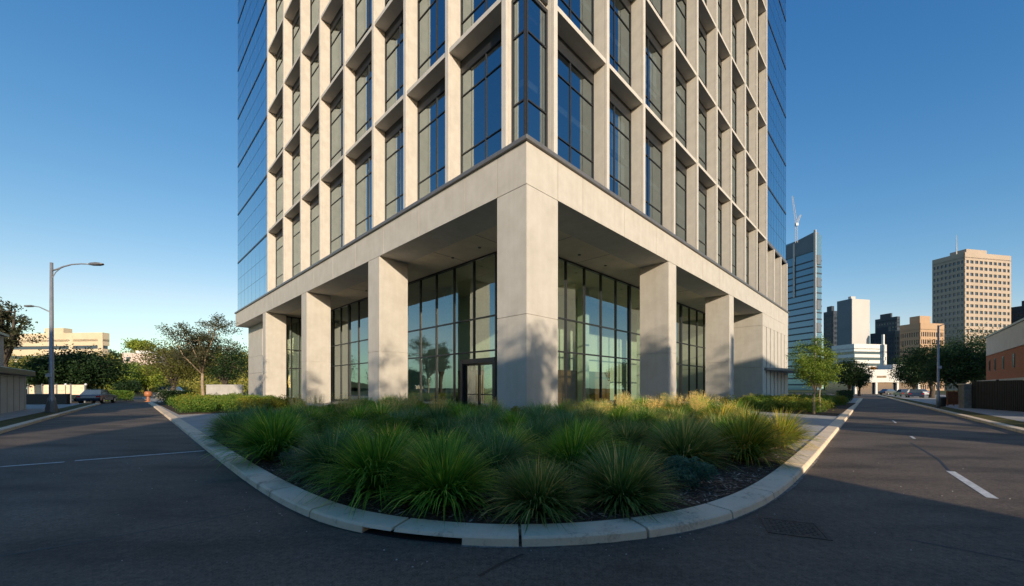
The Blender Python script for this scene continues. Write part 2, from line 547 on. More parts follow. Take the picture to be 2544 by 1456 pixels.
cam = bpy.data.cameras.new('camera')
cam.sensor_width = 36
cam.sensor_fit = 'HORIZONTAL'
cam.lens = F / 2544 * 36
cam.shift_y = (HZ - 728) / 2544
cam.clip_start = 0.1
cam.clip_end = 8000
co = bpy.data.objects.new('camera', cam)
COL.objects.link(co)
co.location = (0, 0, EYE)
co.rotation_euler = (radians(90), 0, 0)
scene.camera = co
vs = scene.view_settings
vs.view_transform = 'Standard'
vs.look = 'None'
vs.exposure = 0.66
vs.gamma = 1.0
scene.render.engine = 'CYCLES'
cy = scene.cycles
cy.max_bounces = 7
cy.diffuse_bounces = 3
cy.glossy_bounces = 3
cy.transparent_max_bounces = 12
cy.transmission_bounces = 3
cy.caustics_reflective = False
cy.caustics_refractive = False
cy.use_denoising = True

# ------------------------------------------------------------------ tower frame of reference
CORNER = (0.68, 18.5)
RD = (0.7017, 0.7125)          # along the right-hand facade
LD = (-0.7125, 0.7017)         # along the left-hand facade
TROT = atan2(RD[1], RD[0])


def W(u, v, z=0.0):
    return (CORNER[0] + RD[0] * u + LD[0] * v, CORNER[1] + RD[1] * u + LD[1] * v, z)


def toL(x, y):
    dx, dy = x - CORNER[0], y - CORNER[1]
    return (dx * RD[0] + dy * RD[1], dx * LD[0] + dy * LD[1])


def px_u(px):      # along right facade at a photo column
    r = (px - 1272) / F
    return (r * CORNER[1] - CORNER[0]) / (RD[0] - RD[1] * r)


def px_v(px):
    r = (px - 1272) / F
    return (CORNER[0] - r * CORNER[1]) / (r * LD[1] - LD[0])


UE, VE = 60.0, 61.4            # facade lengths
ZB, ZL = 11.2, 13.42           # beam underside, ledge top
ZK = [13.42, 21.2, 28.75, 36.25, 43.75, 51.25, 58.75, 66.25]

tower = thing('office_tower', 'pale concrete and blue glass office tower standing on a colonnade at the street corner', 'building', W(0, 0), TROT)


def part(mb, name, mat, parent=None, **kw):
    return mb.build(name, mat, parent or tower, **kw)


def notched(a0, a1, marks, w, d):
    """(along, inset) points of a line from a0 to a1 with notches of width w and depth d."""
    pts = [(a0, 0)]
    for m in marks:
        pts += [(m - w / 2, 0), (m - w / 2, d), (m + w / 2, d), (m + w / 2, 0)]
    return pts + [(a1, 0)]


# podium beams: right beam along u at v=0, left beam along v at u=0
jr = [4.6, 9.2, 13.8, 18.4, 23.0, 27.6, 32.2, 36.8, 41.4]
poly = [(a, d) for a, d in notched(2.39, 44.3, jr, 0.03, 0.03)] + [(44.3, 2.3), (2.39, 2.3)]
part(MB().prism(poly, ZB, 13.2), 'beam', M['concrete'])
poly = [(a, d) for a, d in notched(44.32, UE, [48.9, 53.5, 58.1], 0.03, 0.03)] + [(UE, 2.3), (44.32, 2.3)]
part(MB().prism(poly, ZB, 13.2), 'beam', M['concrete'])
pts = notched(2.02, VE, [4.6, 9.2, 13.8, 18.4, 23.0, 27.6, 32.2, 36.8, 41.4, 46, 50.6, 55.2], 0.03, 0.03)
poly = [(2.3, 2.02), (2.3, VE)] + [(d, a) for a, d in reversed(pts)]
part(MB().prism(poly, ZB, 13.2), 'beam', M['concrete'])
# corner block above the corner column
part(MB().box(0, 2.37, 0, 2.0, ZB, 13.2), 'beam', M['concrete'], bevel=0.015)
# dark capping ledge
part(MB().prism([(-0.14, -0.14), (UE + .1, -0.14), (UE + .1, 1.3), (1.3, 1.3), (1.3, VE + .1), (-0.14, VE + .1)], 13.2, 13.42), 'ledge', M['cap'], bevel=0.03)


def column(u0, u1, v0, v1, joints):
    rings = []

    def ring(z, i):
        rings.append([(u0 + i, v0 + i, z), (u1 - i, v0 + i, z), (u1 - i, v1 - i, z), (u0 + i, v1 - i, z)])
    ring(0, 0)
    for j in joints:
        ring(j - .018, 0); ring(j - .018, .03); ring(j + .018, .03); ring(j + .018, 0)
    ring(ZB - .03, 0); ring(ZB - .03, .03); ring(ZB, .03)
    part(MB().loft(rings), 'column', M['concrete'])


column(0, 2.37, 0, 2.0, [5.1])
for v0, v1 in ((14.47, 16.19), (29.6, 31.1), (44.4, 45.7)):
    column(0, 2.33, v0, v1, [4.3])
for u0, u1 in ((15.85, 17.27), (30.6, 32.1)):
    column(u0, u1, 0, 2.3, [4.3])

# soffit over the colonnade and lobby, with downlights
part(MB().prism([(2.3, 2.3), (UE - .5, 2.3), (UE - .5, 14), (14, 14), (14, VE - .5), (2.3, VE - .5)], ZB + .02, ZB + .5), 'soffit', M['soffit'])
for u, v in [(4, 8), (4, 11), (4, 20), (4, 25), (4, 36), (4, 40), (7, 4), (10, 4), (13.5, 4), (21, 4), (25.5, 4), (36, 4), (40, 4)]:
    part(MB().tube([(u, v, ZB - .03), (u, v, ZB + .1)], .11, 12), 'downlight', M['frame'])
for v in (6.5, 11.0, 20.5, 25.2, 35.5, 40.2):
    part(MB().box(2.36, 5.3, v, v + .03, ZB + .012, ZB + .03), 'soffit_joint', M['frame'])
for u in (6.8, 11.4, 21.3, 26, 35.5, 40.2):
    part(MB().box(u, u + .03, 2.36, 5.3, ZB + .012, ZB + .03), 'soffit_joint', M['frame'])

# end pavilions (solid walls with slot windows)
slots = [46.3, 48.5, 50.7, 52.9, 55.1, 57.3]
for z0, z1 in ((0, 4.28), (4.31, 9.6), (9.62, ZB)):
    pts = notched(44.3, UE, slots if z1 < ZB else [], .5, .35)
    part(MB().prism([(a, d + .02) for a, d in pts] + [(UE, 30), (44.3, 30)], z0, z1), 'end_wall', M['concrete'])
for s in slots:
    for z0, z1 in ((.4, 4.1), (4.9, 9.5)):
        o = part(MB().box(s - .16, s + .16, .28, .36, z0, z1), 'slot_window', M['frame'])
for z0, z1 in ((0, 3.9), (3.93, 6.4), (6.42, ZB)):
    sl_ = [47.2, 50.1, 53.0] if z1 != 6.4 else []
    pts = notched(46.3, VE, sl_, .5, .35)
    poly = [(12, 46.3), (12, VE)] + [(d + 1.7, a) for a, d in reversed(pts)]
    part(MB().prism(poly, z0, z1), 'end_wall', M['concrete'])
    for s in sl_:
        part(MB().box(1.98, 2.06, s - .16, s + .16, max(z0, .3), min(z1 - .15, 10.2)), 'slot_window', M['frame'])
part(MB().box(2.4, 12, 46.06, 46.28, 0, ZB), 'side_wall', M['room'])
# canopy on the right pavilion: thin, bowed front edge
cv = [(45.2 + 16.6 * k / 12, -0.15 - 2.4 * sin(pi * min(1, (k + .3) / 12) * .75)) for k in range(13)]
part(MB().prism(cv + [(61.8, .02), (45.2, .02)], 3.96, 4.27), 'canopy', M['cap'], bevel=0.02)

# lobby: floor, back walls, furniture-like portal, glazing
part(MB().prism([(5.5, 5.5), (44.2, 5.5), (44.2, 13), (13, 13), (13, 44.2), (5.5, 44.2)], 0.0, .16), 'lobby_floor', M['slab'])
part(MB().prism([(12.5, 12.5), (UE - 1, 12.5), (UE - 1, VE - 1), (12.5, VE - 1)], .0, ZB + .01), 'lobby_wall', M['interior'])
for (a, b, c, d, e, f) in ((11.3, 12.4, 17, 24, 3.5, 3.7), (17, 26, 11.0, 12.4, 3.5, 3.7)):
    part(MB().box(a, b, c, d, .17, 3.4), 'lobby_joinery', M['timber'])
for (u, v) in ((9, 18), (9, 30), (18, 9), (30, 9)):
    part(MB().box(u, u + .8, v, v + .8, .16, ZB + .01), 'lobby_pier', M['interior'])
part(MB().box(8.6, 9.5, 14, 17.2, .17, 1.25), 'reception_desk', M['timber'])
part(MB().box(10.2, 15, 8.8, 9.6, .17, 1.2), 'reception_desk', M['timber'])


def glazing_mesh(w, h, xs, zs, bar, depth, head=0.0):
    """Frame of a glazed opening in its own x-z plane; outward is -y."""
    mb = MB()
    d0, d1 = -depth * .5, depth * .5
    q = depth / .14
    mb.box(0, bar, d0, d1, 0, h)
    mb.box(w - bar, w, d0, d1, 0, h)
    mb.box(bar, w - bar, d0 + .004 * q, d1 - .004 * q, 0, bar)
    mb.box(bar, w - bar, d0 + .004 * q, d1 - .004 * q, h - bar - head, h)
    for x in xs:
        mb.box(x - bar * .4, x + bar * .4, d0 + .012 * q, d1 - .012 * q, bar * .9, h - bar * .9 - head)
    for z in zs:
        mb.box(bar * .9, w - bar * .9, d0 + .02 * q, d1 - .02 * q, z - bar * .4, z + bar * .4)
    return mb


def pane_mesh(w, h, bar):
    return MB().box(bar * .5, w - bar * .5, 0.0, 0.0, 0, 0) if False else _pane(w, h, bar)


def _pane(w, h, bar):
    mb = MB()
    mb.quad((bar * .5, 0, bar * .5), (w - bar * .5, 0, bar * .5), (w - bar * .5, 0, h - bar * .5), (bar * .5, 0, h - bar * .5))
    return mb


HL = ZB - .16
# left lobby glazing, plane u=5.4 (three bays), right lobby glazing, plane v=5.4
for v0, v1, n in ((5.4, 19.9, 6), (19.95, 32.2, 5), (32.25, 45.7, 6)):
    w = v1 - v0
    fr = glazing_mesh(w, HL, [w * k / n for k in range(1, n)], [4.15, 6.6], .13, .24)
    o = part(fr, 'lobby_glazing', M['frame'], loc=(5.4, v1, .16), rotz=-pi / 2)
    _pane(w, HL, .1).build('glass', M['lglass'], o)
for u0, u1, n in ((5.4, 19.9, 6), (19.95, 31.9, 5), (31.95, 44.25, 5)):
    w = u1 - u0
    fr = glazing_mesh(w, HL, [w * k / n for k in range(1, n)], [4.15, 6.6], .13, .24)
    o = part(fr, 'lobby_glazing', M['frame'], loc=(u0, 5.4, .16))
    _pane(w, HL, .1).build('glass', M['lglass'], o)

fr = glazing_mesh(3.0, HL, [1.0, 2.0], [4.15, 6.6], .13, .2)
o = part(fr, 'lobby_glazing', M['frame'], loc=(2.36, 45.86, .16))
_pane(3.0, HL, .1).build('glass', M['lglass'], o)
# entrance: portal and double doors in the left lobby glazing
pf = MB().box(-.25, 0, -.5, .3, 0, 3.6).box(3.3, 3.55, -.5, .3, 0, 3.6).box(0, 3.3, -.49, .29, 3.25, 3.59)
portal = part(pf, 'door_portal', M['frame'], loc=(5.3, 10.9, .16), rotz=-pi / 2)
for k in range(2):
    dm = glazing_mesh(1.6, 3.2, [], [1.0], .09, .08)
    dr = part(dm, 'door', M['frame'], loc=(5.05, 10.87 - k * 1.66, .16), rotz=-pi / 2)
    _pane(1.6, 3.2, .08).build('glass', M['lglass'], dr)
    hx = 1.42 if k == 0 else .18
    MB().tube([(hx, -.12, .5), (hx, -.12, 2.4)], .03, 8).build('handle', M['brass'], dr)

# ---------------- upper facades: fins, spandrels, windows
FV = [1.6, 6.35, 11.05, 15.6, 20.8, 26.3, 31.6, 37.4, 43.9]
FU = [px_u(p) for p in (1383, 1513, 1603, 1678, 1735.5, 1783.5, 1819, 1854, 1883, 1907)]
FUX = [FU[-1] + (UE - .2 - FU[-1]) * k / 3 for k in (1, 2, 3)]
FW, D0, D1 = .30, .06, 1.02


def fin(loc, z0, z1, right):
    """A blade fin with a fine vertical reveal behind its nose."""
    a = FW / 2
    pl = [(-a, 0), (a, 0), (a, .16), (a - .025, .165), (a - .025, .19), (a, .195), (a, D1 - D0), (-a, D1 - D0), (-a, .195), (-a + .025, .19), (-a + .025, .165), (-a, .16)]
    mb = MB().prism(pl, z0, z1)
    part(mb, 'fin', M['fin'], loc=loc, rotz=0 if right else -pi / 2)


for v in FV:
    fin((D0, v, 0), ZL, ZK[7], False)
for u in FU:
    fin((u, D0, 0), ZL, ZK[7], True)
for u in FUX:
    fin((u, D0, 0), ZL, ZK[1] - .3, True)

_mesh = {}
rngw = random.Random(3)


def window(w, h, loc, rotz, nx=2, name='window', gm='glass', zs=None, bar=.07, head=.75, blind=True, depth=.14):  # deep dark head panel stands in for the shade under each shelf
    key = (round(w, 3), round(h, 3), nx, name)
    if key not in _mesh:
        zz = zs or [h * .27, (h - head) * .80]
        _mesh[key] = (glazing_mesh(w, h, [w * k / nx for k in range(1, nx)], zz, bar, depth, head).mesh(name, M['cframe' if depth < .1 else 'frame']),
                      _pane(w, h, bar).mesh('glass', M[gm]))
    o = put(name, _mesh[key][0], tower, loc, rotz)
    put('glass', _mesh[key][1], o)
    if blind and rngw.random() < .22:
        dr = rngw.choice((.3, .45, .6)) * h
        part(MB().box(.2, w - .2, .35, .37, h - .8 - dr, h - .8), 'blind', M['blind'], o)
    return o


def spandrel(w, loc, rotz):
    key = ('sp', round(w, 3))
    if key not in _mesh:
        h = .13
        mb = MB()
        # shelf with a thin nose, its underside rising towards the glass
        prof = [(.06, -h), (.06, h), (D1 - D0, h + .05), (D1 - D0, -h)]
        mb.faces([(0, y, z) for y, z in prof] + [(w, y, z) for y, z in prof],
                 [(0, 1, 2, 3), (7, 6, 5, 4), (0, 4, 5, 1), (1, 5, 6, 2), (2, 6, 7, 3), (3, 7, 4, 0)])
        _mesh[key] = mb.mesh('spandrel', M['fin'])
    return put('spandrel', _mesh[key], tower, loc, rotz)


for k in range(7):
    z0, z1 = ZK[k] + (.0 if k == 0 else .14), ZK[k + 1] - .14
    for i in range(len(FV) - 1):
        a, b = FV[i] + FW / 2 + .004, FV[i + 1] - FW / 2 - .004
        window(b - a, z1 - z0, (D1, b, z0), -pi / 2)
        spandrel(b - a, (D0, b, ZK[k + 1]), -pi / 2)
    for i in range(len(FU) - 1):
        a, b = FU[i] + FW / 2 + .004, FU[i + 1] - FW / 2 - .004
        window(b - a, z1 - z0, (a, D1, z0), 0)
        spandrel(b - a, (a, D0, ZK[k + 1]), 0)
    # corner glass bay, two wings meeting at the set-back corner
    zs = [(z1 - z0) * .3, (z1 - z0) * .74]
    CD = .52
    a = FV[0] - FW / 2 - CD - .01
    window(a, z1 - z0, (CD, CD + a, z0), -pi / 2, 1, 'corner_window', zs=zs, bar=.09, head=.1, blind=False)
    a = FU[0] - FW / 2 - CD - .01
    window(a, z1 - z0, (CD, CD, z0), 0, 1, 'corner_window', zs=zs, bar=.09, head=.1, blind=False)
    part(MB().prism([(.6, .6), (FU[0] - FW / 2 - .01, .6), (FU[0] - FW / 2 - .01, 1.0), (1.0, 1.0), (1.0, FV[0] - FW / 2 - .01), (.6, FV[0] - FW / 2 - .01)], ZK[k + 1] - .13, ZK[k + 1] + .13), 'spandrel', M['fin'])
    # flush curtain walls at the far ends
    h = ZK[k + 1] - ZK[k]
    window(VE - 44.1, h - .02, (.3, VE, ZK[k] + .01), -pi / 2, 8, 'curtain_wall', 'cglass', [h * .36, h * .66], .03, .1, False, .03)
    part(MB().box(.25, .28, 44.1, VE, ZK[k + 1] - .16, ZK[k + 1] + .08), 'storey_band', M['frame'])
    if k:
        a = FU[-1] + FW / 2 + .02
        window(UE - a, h - .02, (a, .3, ZK[k] + .01), 0, 8, 'curtain_wall', 'cglass', [h * .36, h * .66], .03, .1, False, .03)
        part(MB().box(a, UE, .25, .28, ZK[k + 1] - .16, ZK[k + 1] + .08), 'storey_band', M['frame'])
        if k == 1:
            part(MB().box(a, UE, .14, .29, ZK[1] - .3, ZK[1] + .12), 'storey_band', M['cap'])
    else:
        us = [FU[-1]] + FUX
        for i in range(3):
            a, b = us[i] + FW / 2 + .004, us[i + 1] - FW / 2 - .004
            window(b - a, z1 - z0 - .2, (a, D1, z0), 0)
    # floor plates (at the storey line and half way up each double-height bay) inside the glass line
    for zz in (ZK[k + 1] - .45, (ZK[k] + ZK[k + 1]) / 2 - .1):
        part(MB().prism([(1.25, 1.25), (UE - .5, 1.25), (UE - .5, VE - .5), (1.25, VE - .5)], zz, zz + .35), 'floor_plate', M['slab'])
part(MB().box(7.5, UE - 4, 7.5, VE - 4, 13.5, 66.2), 'service_core', M['room'])
part(MB().box(.05, UE, .05, VE, 66.27, 66.9), 'roof', M['cap'])
part(MB().box(.35, UE, VE, VE + .12, 13.44, 66.2), 'side_wall', M['bluepanel'])
part(MB().box(UE, UE + .12, .35, VE, 13.44, 66.2), 'side_wall', M['bluepanel'])
part(MB().box(2.0, UE - .3, VE - .3, VE + .05, 0, 11.15), 'side_wall', M['concrete'])

# ------------------------------------------------------------------ ground, roads, kerbs
g = MB()
S = 4000
g.quad((-S, -S, -.06), (S, -S, -.06), (S, S, -.06), (-S, S, -.06))
struct(g.build('ground', M['hill']))
g = MB()
g.quad((-75, -45, -.0), (85, -45, 0), (130, 135, 0), (-75, 80, 0))
struct(g.build('road', M['asphalt']))

KB = [(382, 1013), (440, 1056), (480, 1095), (552, 1152), (615, 1205), (684, 1252), (763, 1290), (832, 1312), (889, 1327), (1015, 1347), (1156, 1359), (1279, 1364),
      (1429, 1359), (1554, 1347), (1674, 1331), (1743, 1316), (1837, 1290), (1916, 1256), (1963, 1221), (2010, 1161), (2040, 1127), (2078, 1075), (2120, 1022)]
base = [Vector(gp(*p)[:2]) for p in KB]
base = [base[0] + (base[0] - base[2]).normalized() * 16] + base + [base[-1] + (base[-1] - base[-3]).normalized() * 45]


def resample(pts, step):
    """Catmull-Rom through pts, resampled at a constant step."""
    dense = []
    for i in range(len(pts) - 1):
        p0, p1, p2, p3 = pts[max(i - 1, 0)], pts[i], pts[i + 1], pts[min(i + 2, len(pts) - 1)]
        for k in range(24):
            t = k / 24
            dense.append(.5 * ((2 * p1) + (p2 - p0) * t + (2 * p0 - 5 * p1 + 4 * p2 - p3) * t * t + (3 * p1 - p0 - 3 * p2 + p3) * t ** 3))
    dense.append(pts[-1])
    out, acc = [dense[0]], 0.0
    for a, b in zip(dense, dense[1:]):
        d = (b - a).length
        while acc + d >= step:
            a = a + (b - a) * ((step - acc) / d)
            d = (b - a).length
            acc = 0.0
            out.append(a)
        acc += d
    return out


# smooth the traced line a little before resampling
for _ in range(2):
    base = [base[0]] + [(base[i - 1] + base[i] * 2 + base[i + 1]) / 4 for i in range(1, len(base) - 1)] + [base[-1]]
line = resample(base, .1)


def normals(line):
    out = []
    for i in range(len(line)):
        d = (line[min(i + 1, len(line) - 1)] - line[max(i - 1, 0)]).normalized()
        out.append(Vector((-d.y, d.x)))      # to the left of travel: into the corner lot
    return out


nrm = normals(line)
KH, KW = .10, .35


def sweep(mb, idx, prof):
    """Sweep an (inset, z) profile along line[idx]."""
    rings = []
    for i in idx:
        p, n = line[i], nrm[i]
        rings.append([(p.x + n.x * a, p.y + n.y * a, z) for a, z in prof])
    mb.loft(rings, True)


front = min(range(len(line)), key=lambda i: line[i].y)
d0 = min(range(len(line)), key=lambda i: (line[i] - Vector(gp(889, 1327)[:2])).length)
d1 = min(range(len(line)), key=lambda i: (line[i] - Vector(gp(1150, 1360)[:2])).length)
joints = [0]
i = front % 14
while i < len(line) - 1:
    if i > joints[-1] + 3:
        joints.append(i)
    i += 14
joints.append(len(line) - 1)
kb = MB()
prof = [(0, 0), (.012, KH * .78), (.04, KH), (KW, KH + .012), (KW, -.05), (0, -.05)]
lip = [(.012, KH * .66), (.04, KH), (KW, KH + .012), (KW, -.05), (.34, -.05), (.34, KH * .66)]
sweep(kb, range(len(line)), [(.05, -.06), (.06, KH - .03), (KW - .03, KH - .03), (KW - .03, -.06)] if False else [(.36, -.06), (.36, KH - .03), (KW - .03, KH - .03), (KW - .03, -.06)])
for a, b in zip(joints, joints[1:]):
    segs = [(a, b, prof)]
    if b > d0 and a < d1:
        s, e = max(a, d0), min(b, d1)
        segs = [x for x in ((a, s, prof), (s, e, lip), (e, b, prof)) if x[1] > x[0]]
    for s, e, pr in segs:
        idx = list(range(s, e + 1))
        rings = []
        for j in idx:
            p, n = line[j].copy(), nrm[j]
            if j == a:
                p = p + (line[j + 1] - line[j]) * .16
            if j == b:
                p = p - (line[j] - line[j - 1]) * .16
            rings.append([(p.x + n.x * q, p.y + n.y * q, z) for q, z in pr])
        kb.loft(rings, True)
struct(kb.build('kerb', M['kerb'], bevel=.006))
# gutter strip of rough concrete along the kerb
gt = MB()
gt2 = MB()
rg = random.Random(5)
gw = [.03 + .016 * sin(j * .061) + .010 * sin(j * .21 + 1) + rg.uniform(-.006, .006) for j in range(len(line))]
for j in range(len(line) - 1):
    if d0 <= j < d1:
        continue
    w0, w1 = gw[j], gw[j + 1]
    p, q, n, m = line[j], line[j + 1], nrm[j], nrm[j + 1]
    (gt2 if j < d0 else gt).quad((p.x - n.x * w0, p.y - n.y * w0, .004), (q.x - m.x * w1, q.y - m.y * w1, .004), (q.x + m.x * .02, q.y + m.y * .02, .004), (p.x + n.x * .02, p.y + n.y * .02, .004))
struct(gt.build('gutter', M['grime']))
struct(gt2.build('gutter', M['tar']))
# storm drain: dark throat behind the kerb slot
dm = MB()
rings = []
for j in range(d0, d1 + 1):
    p, n = line[j], nrm[j]
    rings.append([(p.x + n.x * a, p.y + n.y * a, z) for a, z in ((.02, .001), (.33, .001), (.33, KH * .64), (.30, KH * .64), (.30, .006), (.02, .006))])
dm.loft(rings, True)
tag(dm.build('drain_inlet', M['dark']), 'long black storm drain slot cut into the curved concrete kerb', 'drain')

# lot surface inside the kerb: paving slab, then beds on top
inner = [(p.x + n.x * KW, p.y + n.y * KW) for p, n in zip(line, nrm)]
far = [W(78, 10)[:2], W(78, 78)[:2], W(-10, 78)[:2]]
lot = MB()
lot.prism(inner[::2] + far, -.04, .085)
struct(lot.build('pavement', M['paving']))


def dist_i(pt):
    v = Vector(pt)
    return min(range(len(line)), key=lambda i: (line[i] - v).length)


i0, i1 = dist_i(gp(480, 1095)[:2]), dist_i(gp(2010, 1135)[:2])
bed_front = [(line[i].x + nrm[i].x * (KW + .004), line[i].y + nrm[i].y * (KW + .004)) for i in range(i0, i1 + 1, 2)]
bed_back = [W(7.5, -6.5)[:2], W(13.5, -2.0)[:2], W(13.5, -.35)[:2], W(-.35, -.35)[:2], W(-.35, 13.0)[:2], W(-4.5, 12.2)[:2]]
bed = bed_front + bed_back
bm_ = MB()
bm_.prism(bed, .05, .115)
struct(bm_.build('planting_soil', M['soil']))


def inside(p, poly):
    x, y = p
    c = False
    for (x0, y0), (x1, y1) in zip(poly, poly[1:] + poly[:1]):
        if (y0 > y) != (y1 > y) and x < (x1 - x0) * (y - y0) / (y1 - y0) + x0:
            c = not c
    return c


def edge_dist(p, poly):
    best = 1e9
    P = Vector(p)
    for a, b in zip(poly, poly[1:] + poly[:1]):
        A, B = Vector(a), Vector(b)
        d = B - A
        t = max(0, min(1, (P - A).dot(d) / max(d.length_squared, 1e-9)))
        best = min(best, (P - A - d * t).length)
    return best


# second beds along the facades
def bed_strip(poly, name='planting_soil'):
    b = MB()
    b.prism(poly, .05, .12)
    struct(b.build(name, M['soil']))


BED_R = [W(14.2, -10.0)[:2], W(40, -9.2)[:2], W(40, -1.6)[:2], W(18.0, -1.6)[:2]]
BED_L = [W(-10.9, 17.0)[:2], W(-1.5, 17.5)[:2], W(-1.5, 44)[:2], W(-10.4, 44)[:2]]
BED_L = [BED_L[0], BED_L[1], BED_L[2], BED_L[3]]
bed_strip(BED_R)
bed_strip(BED_L)

# opposite footpaths with kerbs
lk = [gp(0, 1078)[:2], gp(190, 1022)[:2]]
rk = [gp(2544, 1078)[:2], gp(2285, 1010)[:2]]
A, B = Vector(lk[0]), Vector(lk[1])
ld = (B - A).normalized()
C_, D_ = Vector(rk[0]), Vector(rk[1])
rd = (D_ - C_).normalized()
lfar, lnear = B + ld * 17, A - ld * 22
rfar, rnear = D_ + rd * 75, C_ - rd * 22
ln, rn = Vector((-ld.y, ld.x)), Vector((rd.y, -rd.x))     # pointing away from the corner lot


def strip(a, b, n, o0, o1, z0, z1):
    p = [a + n * o0, b + n * o0, b + n * o1, a + n * o1]
    pts = [(q.x, q.y) for q in p]
    area = sum(x0 * y1 - x1 * y0 for (x0, y0), (x1, y1) in zip(pts, pts[1:] + pts[:1]))
    return MB().prism(pts if area > 0 else pts[::-1], z0, z1)


for a, b, n in ((lnear, lfar, ln), (rnear, rfar, rn)):
    struct(strip(a, b, n, 0, .3, -.05, .12).build('kerb', M['kerb'], bevel=.02))
    struct(strip(a, b, n, .302, 1.2, -.05, .112).build('verge', M['turf']))
    struct(strip(a, b, n, 1.202, 30, -.05, .118).build('footpath', M['paving']))

# road markings
def mark(pts, w, z=.004):
    mb = MB()
    p = [Vector(q) for q in pts]
    for a, b in zip(p, p[1:]):
        d = (b - a).normalized()
        n = Vector((-d.y, d.x)) * w / 2
        mb.quad((a.x - n.x, a.y - n.y, z), (b.x - n.x, b.y - n.y, z), (b.x + n.x, b.y + n.y, z), (a.x + n.x, a.y + n.y, z))
    return mb


for p, q, w in (((0, 1160), (160, 1148), .11), ((186, 1145), (508, 1120), .11)):
    struct(mark([gp(*p)[:2], gp(*q)[:2]], w).build('road_marking', M['white_line']))
for p, q, w in (((2361, 1171), (2466, 1238), .12), ((2263, 1084), (2272, 1090), .07), ((2218, 1045), (2226, 1051), .07)):
    struct(mark([gp(*p)[:2], gp(*q)[:2]], w).build('road_marking', M['white_line']))
for pts, w in (([(-20, 1386), (180, 1352), (420, 1310), (650, 1264)], .035), ([(1190, 1432), (1245, 1400), (1300, 1377)], .03),
               ([(2250, 1340), (2400, 1368), (2560, 1400)], .03), ([(2262, 1100), (2330, 1140), (2368, 1180)], .04)):
    struct(mark([gp(*p)[:2] for p in pts], w, .003).build('road_seam', M['tar']))

# utility cover set in the asphalt
cvp = [gp(*p) for p in ((1913, 1291), (2055, 1308), (2035, 1337), (1885, 1316))]
cc = Vector((sum(p[0] for p in cvp) / 4, sum(p[1] for p in cvp) / 4, 0))
cov = thing('utility_cover', 'rusty square iron cover set flush in the asphalt beside the kerb', 'cover', cc, radians(-24))
MB().box(-.29, .29, -.29, -.25, 0, .008).box(-.29, .29, .25, .29, 0, .008).box(-.29, -.25, -.248, .248, 0, .008).box(.25, .29, -.248, .248, 0, .008).build('cover_frame', M['rust'], cov)
lm = MB().box(-.245, .245, -.245, .245, 0, .005)
for k in range(9):
    for j in range(9):
        x, y = -.2 + k * .05, -.2 + j * .05
        if (k + j) % 2:
            lm.box(x - .018, x + .018, y - .006, y + .006, .005, .009)
        else:
            lm.box(x - .006, x + .006, y - .018, y + .018, .005, .009)
lm.build('cover_plate', M['rust'], cov)

# loose pebbles and bark chips
rp = random.Random(11)
pb = MB()
for _ in range(150):
    x, y = rp.uniform(-9, 9), rp.uniform(2.2, 9)
    if _ < 40:
        j = rp.randrange(d0 - 30, d1 + 60)
        x, y = line[j].x - nrm[j].x * rp.uniform(.05, .5), line[j].y - nrm[j].y * rp.uniform(.05, .5)
    elif edge_dist((x, y), bed) < .6 or inside((x, y), bed) or inside((x, y), inner[::4] + far):
        continue
    s = rp.uniform(.004, .011)
    a = rp.uniform(0, pi)
    r0 = [(x + cos(a + t) * s, y + sin(a + t) * s * .7, 0.0) for t in (0, 1.57, 3.14, 4.71)]
    r1 = [(x + cos(a + t) * s * .6, y + sin(a + t) * s * .4, s * .9) for t in (0, 1.57, 3.14, 4.71)]
    pb.loft([r0, r1], True)
struct(pb.build('pebbles', M['pebble']), 'stuff')
ch = MB()
for _ in range(9000):
    j = rp.randrange(i0, i1)
    dd = KW + .02 + abs(rp.gauss(0, .9))
    x, y = line[j].x + nrm[j].x * dd, line[j].y + nrm[j].y * dd
    s, w = rp.uniform(.012, .045), rp.uniform(.004, .013)
    a, tl = rp.uniform(0, 2 * pi), rp.uniform(-.5, .5)
    ca, sa = cos(a), sin(a)
    z = .118 + rp.uniform(0, .015)
    q = [(x + ca * s * i - sa * w * k, y + sa * s * i + ca * w * k, z + i * tl * s * .5) for i, k in ((-1, -1), (1, -1), (1, 1), (-1, 1))]
    ch.quad(*q)
    ch.t.append(min(1, max(0, rp.gauss(.45, .28))))
struct(ch.build('bark_chips', M['chip']), 'stuff')


lt_ = MB()
for _ in range(330):
    j = rp.randrange(60, len(line) - 60)
    dd = rp.choice((-rp.uniform(.02, .16), -abs(rp.gauss(0, .5)), rp.uniform(.08, KW)))
    z = .012 if dd < 0 else KH + .02
    s = rp.uniform(.012, .028)
    a = rp.uniform(0, 6.28)
    ca, sa = cos(a) * s, sin(a) * s
    x, y = line[j].x + nrm[j].x * dd, line[j].y + nrm[j].y * dd
    lt_.quad((x - ca, y - sa, z), (x + sa * .4, y - ca * .4, z + .004), (x + ca, y + sa, z + rp.uniform(0, .012)), (x - sa * .4, y + ca * .4, z + .003))
    lt_.t.append(rp.random())
struct(lt_.build('leaf_litter', M['chip']), 'stuff')

